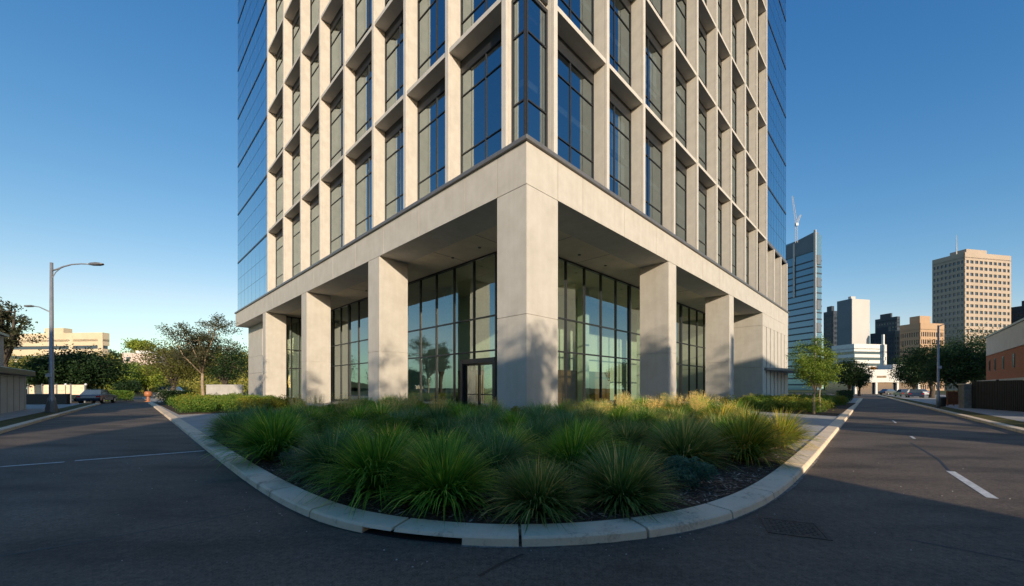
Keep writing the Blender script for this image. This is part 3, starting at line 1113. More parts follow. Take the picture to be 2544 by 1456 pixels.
# ------------------------------------------------------------------ plants
def tussock(seed, n=900, length=1.0, spread=.95, width=.0115, droop=1.08, base_r=.13):
    r = random.Random(seed)
    mb = MB()
    lean = r.uniform(0, 2 * pi)
    for _ in range(n):
        a = r.uniform(0, 2 * pi)
        b = base_r * sqrt(r.random())
        t = r.random()
        tilt = (.10 + spread * t ** .8) * r.uniform(.75, 1.15)
        ln_ = length * r.uniform(.65, 1.1) * (1.0 + .12 * cos(a - lean))
        x, y, z = cos(a) * b, sin(a) * b, 0.0
        az = a + r.gauss(0, .35)
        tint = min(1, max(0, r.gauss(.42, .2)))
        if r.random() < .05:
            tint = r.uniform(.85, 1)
        w0 = width * r.uniform(.7, 1.3)
        segs = 5
        px_, py_ = -sin(az), cos(az)
        tw = r.uniform(-.7, .7)
        row = []
        for k in range(segs + 1):
            q = k / segs
            w = w0 * (1 - q ** 2.2) + .0008
            cx, cyy = px_ * cos(tw), py_ * cos(tw)
            row.append(((x - cx * w, y - cyy * w, z - sin(tw) * w * .4), (x + cx * w, y + cyy * w, z + sin(tw) * w * .4)))
            st = ln_ / segs
            th = min(tilt, 2.75)
            x += cos(az) * sin(th) * st
            y += sin(az) * sin(th) * st
            z = max(.01, z + cos(th) * st)
            tilt += droop * (.10 + .42 * q) * (.45 + .8 * t)
        n0 = len(mb.v)
        for p, q in row:
            mb.v += [p, q]
        for k in range(segs):
            mb.f.append((n0 + 2 * k, n0 + 2 * k + 1, n0 + 2 * k + 3, n0 + 2 * k + 2))
            mb.mi.append(0)
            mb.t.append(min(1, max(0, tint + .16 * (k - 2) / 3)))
    return mb


def wispy(seed, n=110, h=1.25):
    """Upright stems with small seed heads."""
    r = random.Random(seed)
    mb = tussock(seed + 50, 420, .85, .7, .006, .8)
    for _ in range(n):
        a = r.uniform(0, 2 * pi)
        t = r.uniform(.02, .42)
        hh = h * r.uniform(.7, 1.1)
        x0, y0 = cos(a) * .1, sin(a) * .1
        x1, y1 = x0 + cos(a) * sin(t) * hh, y0 + sin(a) * sin(t) * hh
        z1 = cos(t) * hh
        w = .0028
        mb.quad((x0 - w, y0, 0), (x0 + w, y0, 0), (x1 + w * .6, y1, z1), (x1 - w * .6, y1, z1))
        mb.t.append(.8)
        for k in range(9):
            q = .72 + .28 * k / 8
            cx, cyy, cz = x0 + (x1 - x0) * q, y0 + (y1 - y0) * q, z1 * q
            aa = r.uniform(0, 2 * pi)
            l = r.uniform(.03, .09) * (1.3 - q * .6)
            ex, ey, ez = cx + cos(aa) * l, cyy + sin(aa) * l, cz + l * .9
            mb.quad((cx, cyy, cz), (cx + .004, cyy, cz + .004), (ex + .005, ey, ez + .01), (ex - .005, ey + .004, ez))
            mb.t.append(r.uniform(.6, 1))
    return mb


def leaf_quad(mb, r, c, s, tint, up=.3):
    n = Vector((r.gauss(0, 1), r.gauss(0, 1), r.gauss(0, 1) + up)).normalized()
    a = n.orthogonal().normalized()
    a = Matrix.Rotation(r.uniform(0, 2 * pi), 3, n) @ a
    b = n.cross(a)
    s1, s2 = s * r.uniform(.7, 1.3), s * r.uniform(.35, .6)
    mb.quad(c - a * s1, c - b * s2 + n * s2 * .3, c + a * s1, c + b * s2 + n * s2 * .3)
    mb.t.append(tint)


def shrub_mesh(seed, rx=.6, h=.6, n=1500, leaf=.035, lumps=9):
    r = random.Random(seed)
    mb = MB()
    cs = []
    for k in range(lumps):
        a = r.uniform(0, 2 * pi)
        d = rx * .75 * sqrt(r.random())
        cs.append((Vector((cos(a) * d, sin(a) * d, h * r.uniform(.35, .72) * (1 - .5 * (d / rx) ** 2))), r.uniform(.28, .45) * rx, r.uniform(-.15, .2)))
    for k in range(lumps):
        c = cs[k][0]
        m = Vector((c.x * .3, c.y * .3, c.z * .5))
        n0 = len(mb.v)
        mb.tube([(c.x * .1, c.y * .1, 0), m, c], [.012, .009, .004], 4)
        mb.t += [.1] * (len(mb.f) - len(mb.t))
    for _ in range(n):
        c, rad, tb = cs[r.randrange(lumps)]
        d = Vector((r.gauss(0, 1), r.gauss(0, 1), r.gauss(.25, 1))).normalized()
        p = c + d * rad * (r.random() ** .35) * r.uniform(.85, 1.12)
        p.z = max(.03, p.z)
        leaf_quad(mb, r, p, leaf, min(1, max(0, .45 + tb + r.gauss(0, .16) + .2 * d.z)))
    return mb


def tree_parts(seed, height, trunk_h, crown_r, n_leaf, leaf, limbs=6, crown_z=None, tr=.12, sub=4, flat=1.0, cl=.28, open_=.0):
    """Tapered trunk with limbs; leaf clumps on the branch ends spread through the crown's volume. Returns (trunk MB, crown MB)."""
    r = random.Random(seed)
    tb, cb = MB(), MB()
    top = height - .25 * crown_r * flat
    wob = [(r.uniform(-.05, .05) * height * .3 * k / 3, r.uniform(-.05, .05) * height * .3 * k / 3) for k in range(4)]
    tp = [Vector((wob[k][0], wob[k][1], trunk_h * k / 3)) for k in range(4)]
    tb.tube(tp, [tr * 1.25, tr, tr * .9, tr * .8], 8)
    cz = crown_z or (trunk_h + height) / 2
    ch_ = (height - cz)
    tips = []
    fork = tp[-1]
    for k in range(limbs):
        a = 2 * pi * (k + r.uniform(-.3, .3)) / limbs
        e = r.uniform(.15, 1.0)
        end = Vector((cos(a) * crown_r * (1 - e * .75) * r.uniform(.6, .85), sin(a) * crown_r * (1 - e * .75) * r.uniform(.6, .85), trunk_h + (height - trunk_h) * (.45 + .45 * e)))
        st = fork + Vector((0, 0, -trunk_h * .12 * r.random()))
        mid = st.lerp(end, .5) + Vector((r.uniform(-.1, .1), r.uniform(-.1, .1), .04)) * crown_r
        tb.tube([st, mid, end], [tr * .55, tr * .34, tr * .12], 6)
        tips.append(end)
        for j in range(sub):
            q = st.lerp(mid, r.uniform(.5, 1)) if j % 2 else mid.lerp(end, r.uniform(.1, .9))
            dv = Vector((r.gauss(0, 1), r.gauss(0, 1), r.gauss(.35, .5))).normalized()
            e2 = q + dv * crown_r * r.uniform(.3, .6)
            # keep inside the crown ellipsoid
            w = Vector((e2.x / crown_r, e2.y / crown_r, (e2.z - cz) / max(ch_, .1)))
            if w.length > .92:
                w *= .92 / w.length
                e2 = Vector((w.x * crown_r, w.y * crown_r, cz + w.z * ch_))
            tb.tube([q, q.lerp(e2, .5) + Vector((0, 0, .03 * crown_r)), e2], [tr * .22, tr * .13, tr * .05], 5)
            tips.append(e2)
            tips.append(q.lerp(e2, .6))
    extra = int(len(tips) * (1 - open_))
    for _ in range(extra):
        d = Vector((r.gauss(0, 1), r.gauss(0, 1), r.gauss(0, 1))).normalized() * r.uniform(.55, .95)
        tips.append(Vector((d.x * crown_r, d.y * crown_r, cz + d.z * ch_ * (1 if d.z > 0 else .8))))
    tint = [r.gauss(0, .13) for _ in tips]
    for _ in range(n_leaf):
        k = r.randrange(len(tips))
        s = cl * crown_r
        p = tips[k] + Vector((r.gauss(0, .5) * s, r.gauss(0, .5) * s, r.gauss(0, .34) * s))
        leaf_quad(cb, r, p, leaf, min(1, max(0, .45 + tint[k] + r.gauss(0, .15))))
    return tb, cb


def tree(name, label, cat, loc, parts, leafmat, bark, rotz=0.0, group=None, scale=1.0):
    t = thing(name, label, cat, loc, rotz, group)
    t.scale = (scale,) * 3
    parts[0].build('trunk', M[bark], t, smooth=True)
    parts[1].build('crown', M[leafmat], t)
    return t


# --- corner bed: individual tussocks
TUS = {}
for kind, mat, args in (('fine', 'g_green', dict(n=1450, length=1.08, spread=.95)), ('dense', 'g_olive', dict(n=1500, length=.92, spread=1.15, droop=.8)),
                        ('gold', 'g_gold', dict(n=1300, length=1.05, spread=1.0)), ('blue', 'g_blue', dict(n=1450, length=1.0, spread=1.0))):
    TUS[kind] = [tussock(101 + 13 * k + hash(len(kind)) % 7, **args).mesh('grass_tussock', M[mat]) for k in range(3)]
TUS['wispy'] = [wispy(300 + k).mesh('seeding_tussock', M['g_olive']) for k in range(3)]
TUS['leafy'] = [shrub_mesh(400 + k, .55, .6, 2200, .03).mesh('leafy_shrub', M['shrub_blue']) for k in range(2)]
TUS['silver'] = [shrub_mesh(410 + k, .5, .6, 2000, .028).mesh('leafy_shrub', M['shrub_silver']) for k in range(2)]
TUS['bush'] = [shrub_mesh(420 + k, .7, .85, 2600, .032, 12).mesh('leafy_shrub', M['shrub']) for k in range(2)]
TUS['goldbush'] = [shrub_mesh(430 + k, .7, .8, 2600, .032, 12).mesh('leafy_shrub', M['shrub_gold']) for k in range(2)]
rb = random.Random(21)


def plant(kind, x, y, s, label, cat, group=None, z=.11):
    me = rb.choice(TUS[kind])
    o = put(me.name.split('.')[0], me, None, (x, y, z), rb.uniform(0, 2 * pi))
    k = s * rb.uniform(.95, 1.05)
    o.scale = (k, k, k * rb.uniform(.92, 1.05))
    tag(o, label, cat, group)
    return o


# the plants that show singly along the kerb
placed = []
SPEC = [
    ('fine', 1095, 1272, 1.0, 'bright green arching tussock spilling widest towards the middle of the kerb', 'grass plant'),
    ('dense', 1340, 1290, .80, 'small straw-tipped spiky tussock growing closest to the kerb joint', 'grass plant'),
    ('dense', 1560, 1268, 1.0, 'round dark olive tussock beside the small blue-green shrub', 'grass plant'),
    ('leafy', 1752, 1226, .92, 'low blue-green leafy shrub between tussocks near the kerb', 'shrub'),
    ('fine', 915, 1240, 1.0, 'loose dark green tussock leaning over the bark near the kerb slot', 'grass plant'),
    ('blue', 800, 1195, 1.05, 'blue-green tussock next to the small silver shrub', 'grass plant'),
    ('silver', 722, 1165, .72, 'small silver-leaved shrub tucked between two tussocks', 'shrub'),
    ('fine', 660, 1150, 1.15, 'large green tussock arching over the kerb where it straightens', 'grass plant'),
    ('blue', 575, 1105, 1.1, 'dark bushy tussock at the end of the bed by the pale path', 'grass plant'),
    ('dense', 1715, 1160, 1.15, 'big brown-tipped tussock standing behind the blue-green shrub', 'grass plant'),
    ('gold', 1870, 1150, 1.15, 'sunlit golden-tipped tussock at the bend of the kerb', 'grass plant'),
    ('gold', 1960, 1112, .95, 'yellow-green tussock on the sunny end of the bed beside the path', 'grass plant'),
    ('blue', 1230, 1200, .95, 'blue-green tussock rising behind the two kerbside tussocks', 'grass plant'),
    ('fine', 1430, 1195, .95, 'green tussock filling the gap behind the straw-tipped one', 'grass plant'),
]
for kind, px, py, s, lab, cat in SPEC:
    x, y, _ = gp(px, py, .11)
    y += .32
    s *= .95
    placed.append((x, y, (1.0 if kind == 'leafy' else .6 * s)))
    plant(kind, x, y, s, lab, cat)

ORD = ['first', 'second', 'third', 'fourth', 'fifth', 'sixth', 'seventh', 'eighth', 'ninth', 'tenth', 'eleventh', 'twelfth', 'thirteenth', 'fourteenth', 'fifteenth']
MARKS = [(600, 'towards the pale path'), (700, 'before the pavilion with slots'), (800, 'before the column farthest down the side road'), (905, 'before the narrow glazed bay'), (1015, 'before the column left of the entrance'),
         (1130, 'before the wide lobby glazing'), (1240, 'before the entrance doors'), (1310, 'before the shaded corner column face'), (1390, 'before the sunlit corner column face'), (1490, 'before the first panes past the corner'),
         (1590, 'before the last panes of that bay'), (1680, 'before the half-shaded column'), (1760, 'before the dark glazed strip'), (1850, 'before the last free column'), (9999, 'at the sunny path end')]


def whereabouts(x, y):
    row = min(len(ORD) - 1, int(min((Vector((x, y)) - p).length for p in line[::3]) / .75))
    col = 1272 + F * x / y
    return ORD[row] + ' row from the kerb ' + next(t for lim, t in MARKS if col < lim)


tries = 0
nfill = 0
while tries < 6000 and nfill < 190:
    tries += 1
    x, y = rb.uniform(-16, 13), rb.uniform(4.5, 30)
    if not inside((x, y), bed):
        continue
    ed = edge_dist((x, y), bed)
    if ed < .38:
        continue
    md = .92 if y < 11 else .82
    if any((x - a) ** 2 + (y - b) ** 2 < (md + c - .45) ** 2 for a, b, c in placed):
        continue
    u, v = toL(x, y)
    side = u - v                                # > 0 towards the right-hand street
    q = rb.random()
    if u > -2.2 and v > -2.2 or y > 15:
        kind = 'wispy' if q < .28 else ('bush' if q < .62 else ('goldbush' if q < .8 else 'fine'))
    elif side > 7:
        kind = 'gold' if q < .6 else ('dense' if q < .85 else 'goldbush')
    elif side > 2:
        kind = 'dense' if q < .4 else ('fine' if q < .7 else ('wispy' if q < .8 else ('gold' if q < .9 else 'bush')))
    else:
        kind = 'fine' if q < .44 else ('blue' if q < .64 else ('bush' if q < .88 else ('wispy' if q < .92 else 'silver')))
    look, cat, grp = {
        'fine': ('green arching tussock', 'grass plant', 'green tussocks massed in the corner bed'),
        'dense': ('olive brown-tipped tussock', 'grass plant', 'olive tussocks massed in the corner bed'),
        'gold': ('golden tussock', 'grass plant', 'golden tussocks massed in the corner bed'),
        'blue': ('blue-green tussock', 'grass plant', 'blue-green tussocks massed in the corner bed'),
        'wispy': ('seeding wispy tussock', 'grass plant', 'seeding tussocks in the corner bed'),
        'bush': ('green leafy shrub', 'shrub', 'green shrubs in the corner bed'),
        'goldbush': ('yellow-green leafy shrub', 'shrub', 'yellow-green shrubs in the corner bed'),
        'silver': ('silver-leaved shrub', 'shrub', 'silver shrubs in the corner bed')}[kind]
    lab = look + ' ' + whereabouts(x, y)
    s = rb.uniform(.72, 1.0) * (1.0 if y < 12 else 1.06)
    if kind == 'wispy':
        s *= .95
    plant(kind, x, y, s, lab, cat, grp)
    placed.append((x, y, .45))
    nfill += 1

# low mounded shrubs in the two side beds
LOW = [shrub_mesh(500 + k, .95, .62, 2200, .045, 12).mesh('mound_shrub', M['shrub' if k % 2 else 'shrub_gold']) for k in range(4)]


def low_bed(poly, n, look, far_, grp, zmin=.0, seed=1):
    r = random.Random(seed)
    xs, ys = [p[0] for p in poly], [p[1] for p in poly]
    pts = []
    t = 0
    while len(pts) < n and t < 4000:
        t += 1
        x, y = r.uniform(min(xs), max(xs)), r.uniform(min(ys), max(ys))
        if not inside((x, y), poly) or edge_dist((x, y), poly) < .8:
            continue
        if any((x - a) ** 2 + (y - b) ** 2 < 1.35 ** 2 for a, b in pts):
            continue
        pts.append((x, y))
        o = put('mound_shrub', r.choice(LOW), None, (x, y, .11), r.uniform(0, 6.28))
        s = r.uniform(1.0, 1.42)
        o.scale = (s, s, s * r.uniform(.85, 1.15))
        u, v = toL(x, y)
        a, b = (u - 14, -v) if grp.endswith('young tree') else (v - 17, -u)
        lab = '%s mound %s, %s row from the path, %s from the facade' % (('golden' if 'golden' in o.data.materials[0].name else 'green'), look, ORD[min(14, max(0, int(a / 1.6)))], ORD[min(9, max(0, int(b / 1.1)))])
        tag(o, lab, 'shrub', grp)


low_bed([W(15, -9.3)[:2], W(38, -8.6)[:2], W(38, -2.2)[:2], W(18.5, -2.2)[:2]], 62, 'shrub beyond the young tree', '', 'mound shrubs in the bed by the young tree', seed=2)
low_bed([W(-10.6, 17.8)[:2], W(-3.0, 18.2)[:2], W(-3.0, 40)[:2], W(-10.0, 40)[:2]], 55, 'shrub by the open-crowned tree', '', 'mound shrubs in the bed by the open tree', seed=4)

# clipped dark hedges behind the side beds
def hedge(a, b, w, h, label, mat='treedark', n=5000, leaf=.07):
    r = random.Random(int(a[0] * 10) + 77)
    A_, B_ = Vector(a[:2]), Vector(b[:2])
    d = (B_ - A_)
    le = d.length
    d.normalize()
    nn = Vector((-d.y, d.x))
    mb = MB()
    for k in range(int(le / .8)):
        p = A_ + d * (k + .5) * .8
        mb.tube([(p.x, p.y, .1), (p.x, p.y, .1 + h * .8)], [.03, .01], 4)
    mb.t += [.05] * len(mb.f)
    for _ in range(n):
        q = A_ + d * r.uniform(0, le) + nn * r.uniform(-w / 2, w / 2)
        z = .1 + h * r.random() ** .6 * (1 + .06 * sin(q.x * 2.1))
        leaf_quad(mb, r, Vector((q.x, q.y, z)), leaf, min(1, max(0, r.gauss(.4, .18))))
    return tag(mb.build('hedge', M[mat]), label, 'hedge')


hedge(gp(400, 1003)[:2], (W(-7, 46)[0], W(-7, 46)[1]), 1.2, 1.3, 'dark clipped hedge behind the low shrubs beside the open tree')
hedge(W(42, -8)[:2], W(62, -7)[:2], 1.2, 1.2, 'dark low hedge past the young tree near the dark pavilion canopy')

# --- trees
x, y, _ = gp(505, 1006)
tree('street_tree', 'tall open-crowned tree with pale forked trunk and sparse grey leaves', 'tree', (x, y, .1),
     tree_parts(31, 8.9, 3.0, 3.4, 9500, .085, limbs=9, crown_z=6.2, tr=.15, sub=5, cl=.17, open_=1.0), 'treegrey', 'bark', .4)
x, y, _ = gp(2022, 1034)
tree('young_tree', 'young green tree with a slim pale trunk by the sunny path corner', 'tree', (x, y, .1),
     tree_parts(42, 4.4, 1.35, 1.22, 12500, .046, limbs=7, crown_z=2.75, tr=.055, sub=4, cl=.27, open_=.5), 'treegreen', 'bark', .8)
x, y, _ = gp(2037, 1027)
tree('young_tree', 'slimmer second young tree standing just behind the sunny path-corner tree', 'tree', (x, y, .1),
     tree_parts(43, 3.7, 1.5, 1.15, 4200, .055, limbs=6, crown_z=2.5, tr=.04, sub=4, cl=.27, open_=.5), 'treegreen', 'bark', 2.0)


def big_tree(label, px, d, ytop, ywide, rpx, seed, mat='treedark', n=7000, leaf=.16, name='broad_tree', bark='darkbark', open_=0.0, cl=.30, limbs=8, trunk_f=.22, grp=None):
    x, y, _ = at(px, d)
    h = hz(ytop, d)
    r_ = rpx * d / F
    return tree(name, label, 'tree', (x, y, 0), tree_parts(seed, h, h * trunk_f, r_, n, leaf, limbs=limbs, tr=.04 * h, sub=5, cl=cl, open_=open_), mat, bark, seed * 1.3, grp)


big_tree('wide dark round-headed tree shading the parked blue car', 200, 50, 874, 0, 96, 61, n=12000)
big_tree('dark bushy tree just behind the grey street lamp', 118, 46, 890, 0, 70, 62, n=7000)
big_tree('sparse dark gum tree overhanging the white shed', 12, 40, 722, 0, 62, 63, 'treegrey', 4200, .13, open_=.7, cl=.2, trunk_f=.35)
big_tree('olive brown tree catching sun beyond the open-crowned tree', 432, 62, 846, 0, 78, 64, 'treeolive', 7000)
big_tree('dark tree filling the gap beside the tower end', 560, 66, 848, 0, 62, 65, n=6500)
big_tree('small dark tree at the end of the side road', 318, 72, 946, 0, 30, 66, n=3500)
big_tree('bright green bushy tree at the foot of the hill', 300, 100, 905, 0, 42, 67, 'treegreen', 4500, .26)
big_tree('yellow-green tree on the slope below the pinkish house', 342, 110, 900, 0, 40, 68, 'treegreen', 4500, .28)
big_tree('sunny yellow-green tree just behind the blue car', 298, 84, 912, 0, 34, 167, 'treegreen', 5000, .2)
big_tree('sunny bushy tree between the pinkish house and the orange post', 362, 90, 908, 0, 38, 168, 'treegreen', 5000, .22)
big_tree('umbrella-shaped tree on the hill crest', 348, 260, 846, 0, 30, 69, 'treegreen', 3000, .6, trunk_f=.8)
big_tree('large dark tree over the road end past the street pole', 2315, 62, 850, 0, 70, 71, n=9000)
big_tree('dark spreading tree beside the terracotta gate', 2385, 50, 858, 0, 70, 72, n=9000)
big_tree('tall sun-topped tree rising behind the brick building', 2440, 66, 815, 0, 85, 73, 'treedark', 9000)
big_tree('dark tree shadowing the parked cars at the road end', 2272, 78, 892, 0, 42, 74, n=6000)
big_tree('small dark tree on the near side of the road end', 2110, 70, 893, 0, 40, 75, n=6000)
big_tree('narrow dark tree beside the far low white building', 2135, 86, 915, 0, 24, 76, n=3000)
big_tree('dark rounded tree below the orange stone block', 2255, 130, 880, 0, 40, 77, n=4500, leaf=.3)
for k, (px, d) in enumerate(((2168, 128), (2188, 132), (2208, 126))):
    big_tree(('orange-leaved tree nearest the white tower base', 'middle orange-leaved tree above the low white building', 'brightest orange-leaved tree beside the dark rounded tree')[k],
             px, d, 907 - k * 2, 0, 13, 80 + k, 'treeorange', 1500, .28, name='autumn_tree', limbs=5)

# ------------------------------------------------------------------ hill with forest on the side-road horizon
hm = MB()
nx_, ny_ = 40, 18


def hill_z(x, y):
    s = max(0, min(1, (y - 120) / 160))
    lat = math.exp(-((x + 260) / 190) ** 2)
    return 1.6 + (1 + 20 * s * s * (3 - 2 * s)) * (.35 + .75 * lat) + 1.5 * sin(x * .03) + 1.2 * sin(y * .05 + x * .02) - 2.2


for j in range(ny_):
    for i in range(nx_):
        xx, yy = -700 + i * 17.0, 110 + j * 20.0
        hm.v.append((xx, yy, hill_z(xx, yy)))
for j in range(ny_ - 1):
    for i in range(nx_ - 1):
        a = j * nx_ + i
        hm.f.append((a, a + 1, a + 1 + nx_, a + nx_))
        hm.mi.append(0)
struct(hm.build('hill', M['hill'], smooth=True))
fr = MB()
rf = random.Random(9)
for _ in range(420):
    yy = rf.uniform(118, 330)
    xx = -rf.uniform(.66, 1.32) * yy
    if -330 < xx < -40:
        zz = hill_z(xx, yy)
        rr = rf.uniform(2.6, 5.0)
        tn = rf.gauss(0, .15)
        for _k in range(85):
            d = Vector((rf.gauss(0, 1), rf.gauss(0, 1), rf.gauss(.2, .8))).normalized() * rr * rf.random() ** .4
            leaf_quad(fr, rf, Vector((xx + d.x, yy + d.y, zz + rr * .7 + d.z * .8)), .62, min(1, max(0, .45 + tn + rf.gauss(0, .15))))
struct(fr.build('forest', M['forest']), 'stuff')


# ------------------------------------------------------------------ city buildings
def block(name, label, xl, xc, xr, ytop, d, ang, mats, floors, bays_l, bays_r, style='grid', zbase=0.0, group=None, belt=.45, pier=.35, proud=.5, roofbox=True):
    """A building whose near vertical corner stands at column xc and depth d; left face runs to xl, right face to xr."""
    a = radians(ang)
    r0, rc, r1 = (xl - 1272) / F, (xc - 1272) / F, (xr - 1272) / F
    wl = (rc - r0) * d / (cos(a) + r0 * sin(a))
    wr = (r1 - rc) * d / (sin(a) - r1 * cos(a))
    h = hz(ytop, d) - zbase
    # local frame: origin at the corner, x along the right face, y along the left face
    t = thing(name, label, 'building', (rc * d, d, zbase), pi / 2 - a, group)
    p = proud
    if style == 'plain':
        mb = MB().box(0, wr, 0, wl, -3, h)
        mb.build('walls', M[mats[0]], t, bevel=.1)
        MB().box(-.12, .25, .3, wl + .1, -3, h + .2).build('shaded_side', M[mats[1]], t)  # darker blue-grey face: this side's shade put into its colour
        MB().box(wr * .2, wr * .45, wl * .3, wl * .5, h, h + 3).build('plant_room', M[mats[0]], t)
        return t, wr, wl, h
    MB().box(p, wr - p, p, wl - p, -3, h - .6).build('glazing', M[mats[1]], t)
    fh = h / floors
    if style in ('grid', 'band'):
        gr = MB()
        for k in range(floors + 1):
            z0, z1 = k * fh - fh * belt * .5, k * fh + fh * belt * .5
            if k == floors:
                z0, z1 = h - fh * max(belt, .9), h
            gr.box(0, wr, 0, wl, z0, z1)
        for n_, w_, ax in ((bays_r, wr, 0), (bays_l, wl, 1)):
            if n_ == 0:
                continue
            bw = w_ / n_
            for k in range(n_ + 1):
                c = min(max(k * bw, pier * bw * .5), w_ - pier * bw * .5)
                e = pier * bw * .5
                if ax == 0:
                    gr.box(c - e, c + e, .03, p + .1, -3, h - .05)
                else:
                    gr.box(.03, p + .1, c - e, c + e, -3, h - .05)
        gr.build('facade_grid', M[mats[0]], t)
    if roofbox:
        MB().box(wr * .25, wr * .7, wl * .3, wl * .8, h, h + fh * 1.1).build('plant_room', M[mats[0]], t)
    return t, wr, wl, h


t, wr, wl, h = block('glass_skyscraper', 'tall blue glass skyscraper with a crane on its slanted roof', 1925, 2026, 2043, 580, 420, 72, ('greypanel', 'blueglass'), 22, 0, 5, 'none', roofbox=False)
for k in range(20):
    z = h * (.03 + k * .042)
    MB().box(.3, wr - .3, .3, wl - .3, z, z + 1.5).build('floor_band', M['darktower'], t)
MB().box(-.6, .5, -.6, 1.6, -3, h + 4).build('corner_blade', M['greypanel'], t)
MB().faces([(0, .6, h - 20), (0, wl, h - 20), (0, wl, h - 12), (0, .6, h + 2), (2.5, .6, h - 20), (2.5, wl, h - 20), (2.5, wl, h - 12), (2.5, .6, h + 2)],
           [(0, 4, 5, 1), (3, 2, 6, 7), (0, 1, 2, 3), (4, 7, 6, 5), (0, 3, 7, 4), (1, 5, 6, 2)])
mb = MB()
mb.faces([(-.4, .8, h - 18), (-.4, wl, h - 18), (-.4, wl, h - 5), (-.4, .8, h + 2), (6, .8, h - 18), (6, wl, h - 18), (6, wl, h - 5), (6, .8, h + 2)],
         [(0, 4, 5, 1), (3, 2, 6, 7), (0, 1, 2, 3), (4, 7, 6, 5), (0, 3, 7, 4), (1, 5, 6, 2)])
mb.build('roof_screen', M['bluepanel'], t)
MB().box(-.75, -.41, wl * .48, wl * .52, h * .62, h - 3).build('hoist_mast', M['greypanel'], t)
for k in range(6):
    z = h * .08 + k * h * .145
    MB().box(wr * .2, wr * .8, -.3, .3, z, z + h * .06).build('facade_bay', M['bluepanel'], t)

# tower crane on the skyscraper
cx, cy_, cz = at(1979, 425, 580)
cr = thing('tower_crane', 'slim tower crane with raised jib on the glass skyscraper roof', 'crane', (cx, cy_, cz - 4))


def truss(mb, a, b, w0, w1, n, r=.14):
    a, b = Vector(a), Vector(b)
    d = (b - a).normalized()
    p = d.orthogonal().normalized()
    q = d.cross(p)
    for s, t_ in ((1, 1), (1, -1), (-1, -1), (-1, 1)):
        mb.tube([a + (p * s + q * t_) * w0, b + (p * s + q * t_) * w1], r, 4)
    for k in range(n):
        f0, f1 = k / n, (k + 1) / n
        s = 1 if k % 2 else -1
        w_, x_ = w0 + (w1 - w0) * f0, w0 + (w1 - w0) * f1
        mb.tube([a.lerp(b, f0) + (p * s + q) * w_, a.lerp(b, f1) + (-p * s + q) * x_], r * .7, 4)
        mb.tube([a.lerp(b, f0) + (q * s - p) * w_, a.lerp(b, f1) + (-q * s - p) * x_], r * .7, 4)
    return mb


truss(MB(), (0, 0, -6), (0, 0, 14), .9, .9, 8).build('mast', M['greypanel'], cr)
truss(MB(), (0, 0, 14), (-4.5, 0, 44), .9, .35, 12).build('jib', M['greypanel'], cr)
truss(MB(), (0, 0, 14), (4.5, 0, 24), .8, .4, 5).build('counter_jib', M['greypanel'], cr)
MB().box(-1.2, 1.2, -1.2, 1.2, 12, 15).build('cab', M['carwhite'], cr)

block('dark_office_block', 'dark navy office block between the glass skyscraper and the pale slab', 2046, 2070, 2084, 772, 380, 76, ('darktower', 'cityglass'), 16, 5, 4, 'grid')
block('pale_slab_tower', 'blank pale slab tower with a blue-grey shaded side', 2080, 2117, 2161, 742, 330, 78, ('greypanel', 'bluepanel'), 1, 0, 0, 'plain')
block('navy_tower', 'distant navy tower with a flat plain roof', 2174, 2228, 2236, 786, 460, 78, ('darktower', 'cityglass'), 18, 8, 2, 'grid', belt=.6)
block('navy_office_block', 'lower dark navy block below the distant navy tower', 2162, 2222, 2237, 822, 400, 78, ('darktower', 'cityglass'), 12, 9, 3, 'grid')
block('orange_stone_block', 'square orange stone office block with gridded windows', 2235, 2286, 2346, 802, 300, 79, ('orange_stone', 'cityglass'), 9, 9, 11, 'grid', belt=.4, pier=.42)
t, wr, wl, h = block('tan_tower', 'tall tan tower with many window rows and a roof antenna', 2316, 2397, 2512, 626, 330, 79, ('tan', 'cityglass'), 22, 8, 10, 'grid', belt=.5, pier=.34)
MB().tube([(2, wl * .3, h), (2, wl * .3, h + 9), (2, wl * .3, h + 17)], [.5, .3, .15], 6).build('antenna', M['greypanel'], t)
block('far_dark_tower', 'dark tower mostly cut off beside the tall tan tower', 2508, 2560, 2640, 757, 340, 79, ('darktower', 'cityglass'), 14, 5, 8, 'grid')
block('white_banded_building', 'low white office building with ribbon windows below the pale slab tower', 2066, 2122, 2200, 854, 230, 80, ('whitewall', 'cityglass'), 8, 0, 0, 'band', belt=.55, roofbox=False)
block('small_white_block', 'small white block beside the ribbon-windowed office building', 2186, 2196, 2203, 856, 215, 78, ('whitewall', 'cityglass'), 5, 2, 1, 'grid', belt=.6)

# low white building across the road end
d = 112
t = thing('low_white_building', 'low white flat-roofed building with a dark open ground floor across the road end', 'building', at(2205, d), radians(-8))
MB().box(-9, 9, 0, 12, 3.3, hz(918, d)).build('upper_walls', M['whitewall'], t, bevel=.05)
MB().box(-8.6, 8.6, .8, 12, -.05, 3.28).build('ground_floor_glazing', M['cityglass'], t)
for x in (-8, -2.7, 2.7, 8):
    MB().box(x - .25, x + .25, .1, .7, -.05, 3.29).build('pillar', M['whitewall'], t)
for x in (-6, -1.5, 5):
    MB().box(x - 1.2, x + 1.2, -.06, .1, 4.6, 5.2).build('window', M['cityglass'], t)
MB().box(3.5, 8.5, 3, 9, hz(918, d), hz(918, d) + 1.6).build('plant_room', M['greypanel'], t)

# annexe behind the tower's right end
mb = MB()
o = mb.box(62, 88, 6, 30, -.05, 9.2).build('annexe', M['bluepanel'], None, loc=W(0, 0), rotz=TROT)
t = thing('annexe_building', 'grey low annexe adjoining the far corner of the tower', 'building', W(62, 6), TROT)
o.name = 'walls'
o.parent = t
o.location = (-62, -6, 0)
o.rotation_euler = (0, 0, 0)
MB().box(-.15, 26.2, -.3, 24, 7.2, 9.6).build('fascia', M['greypanel'], t)
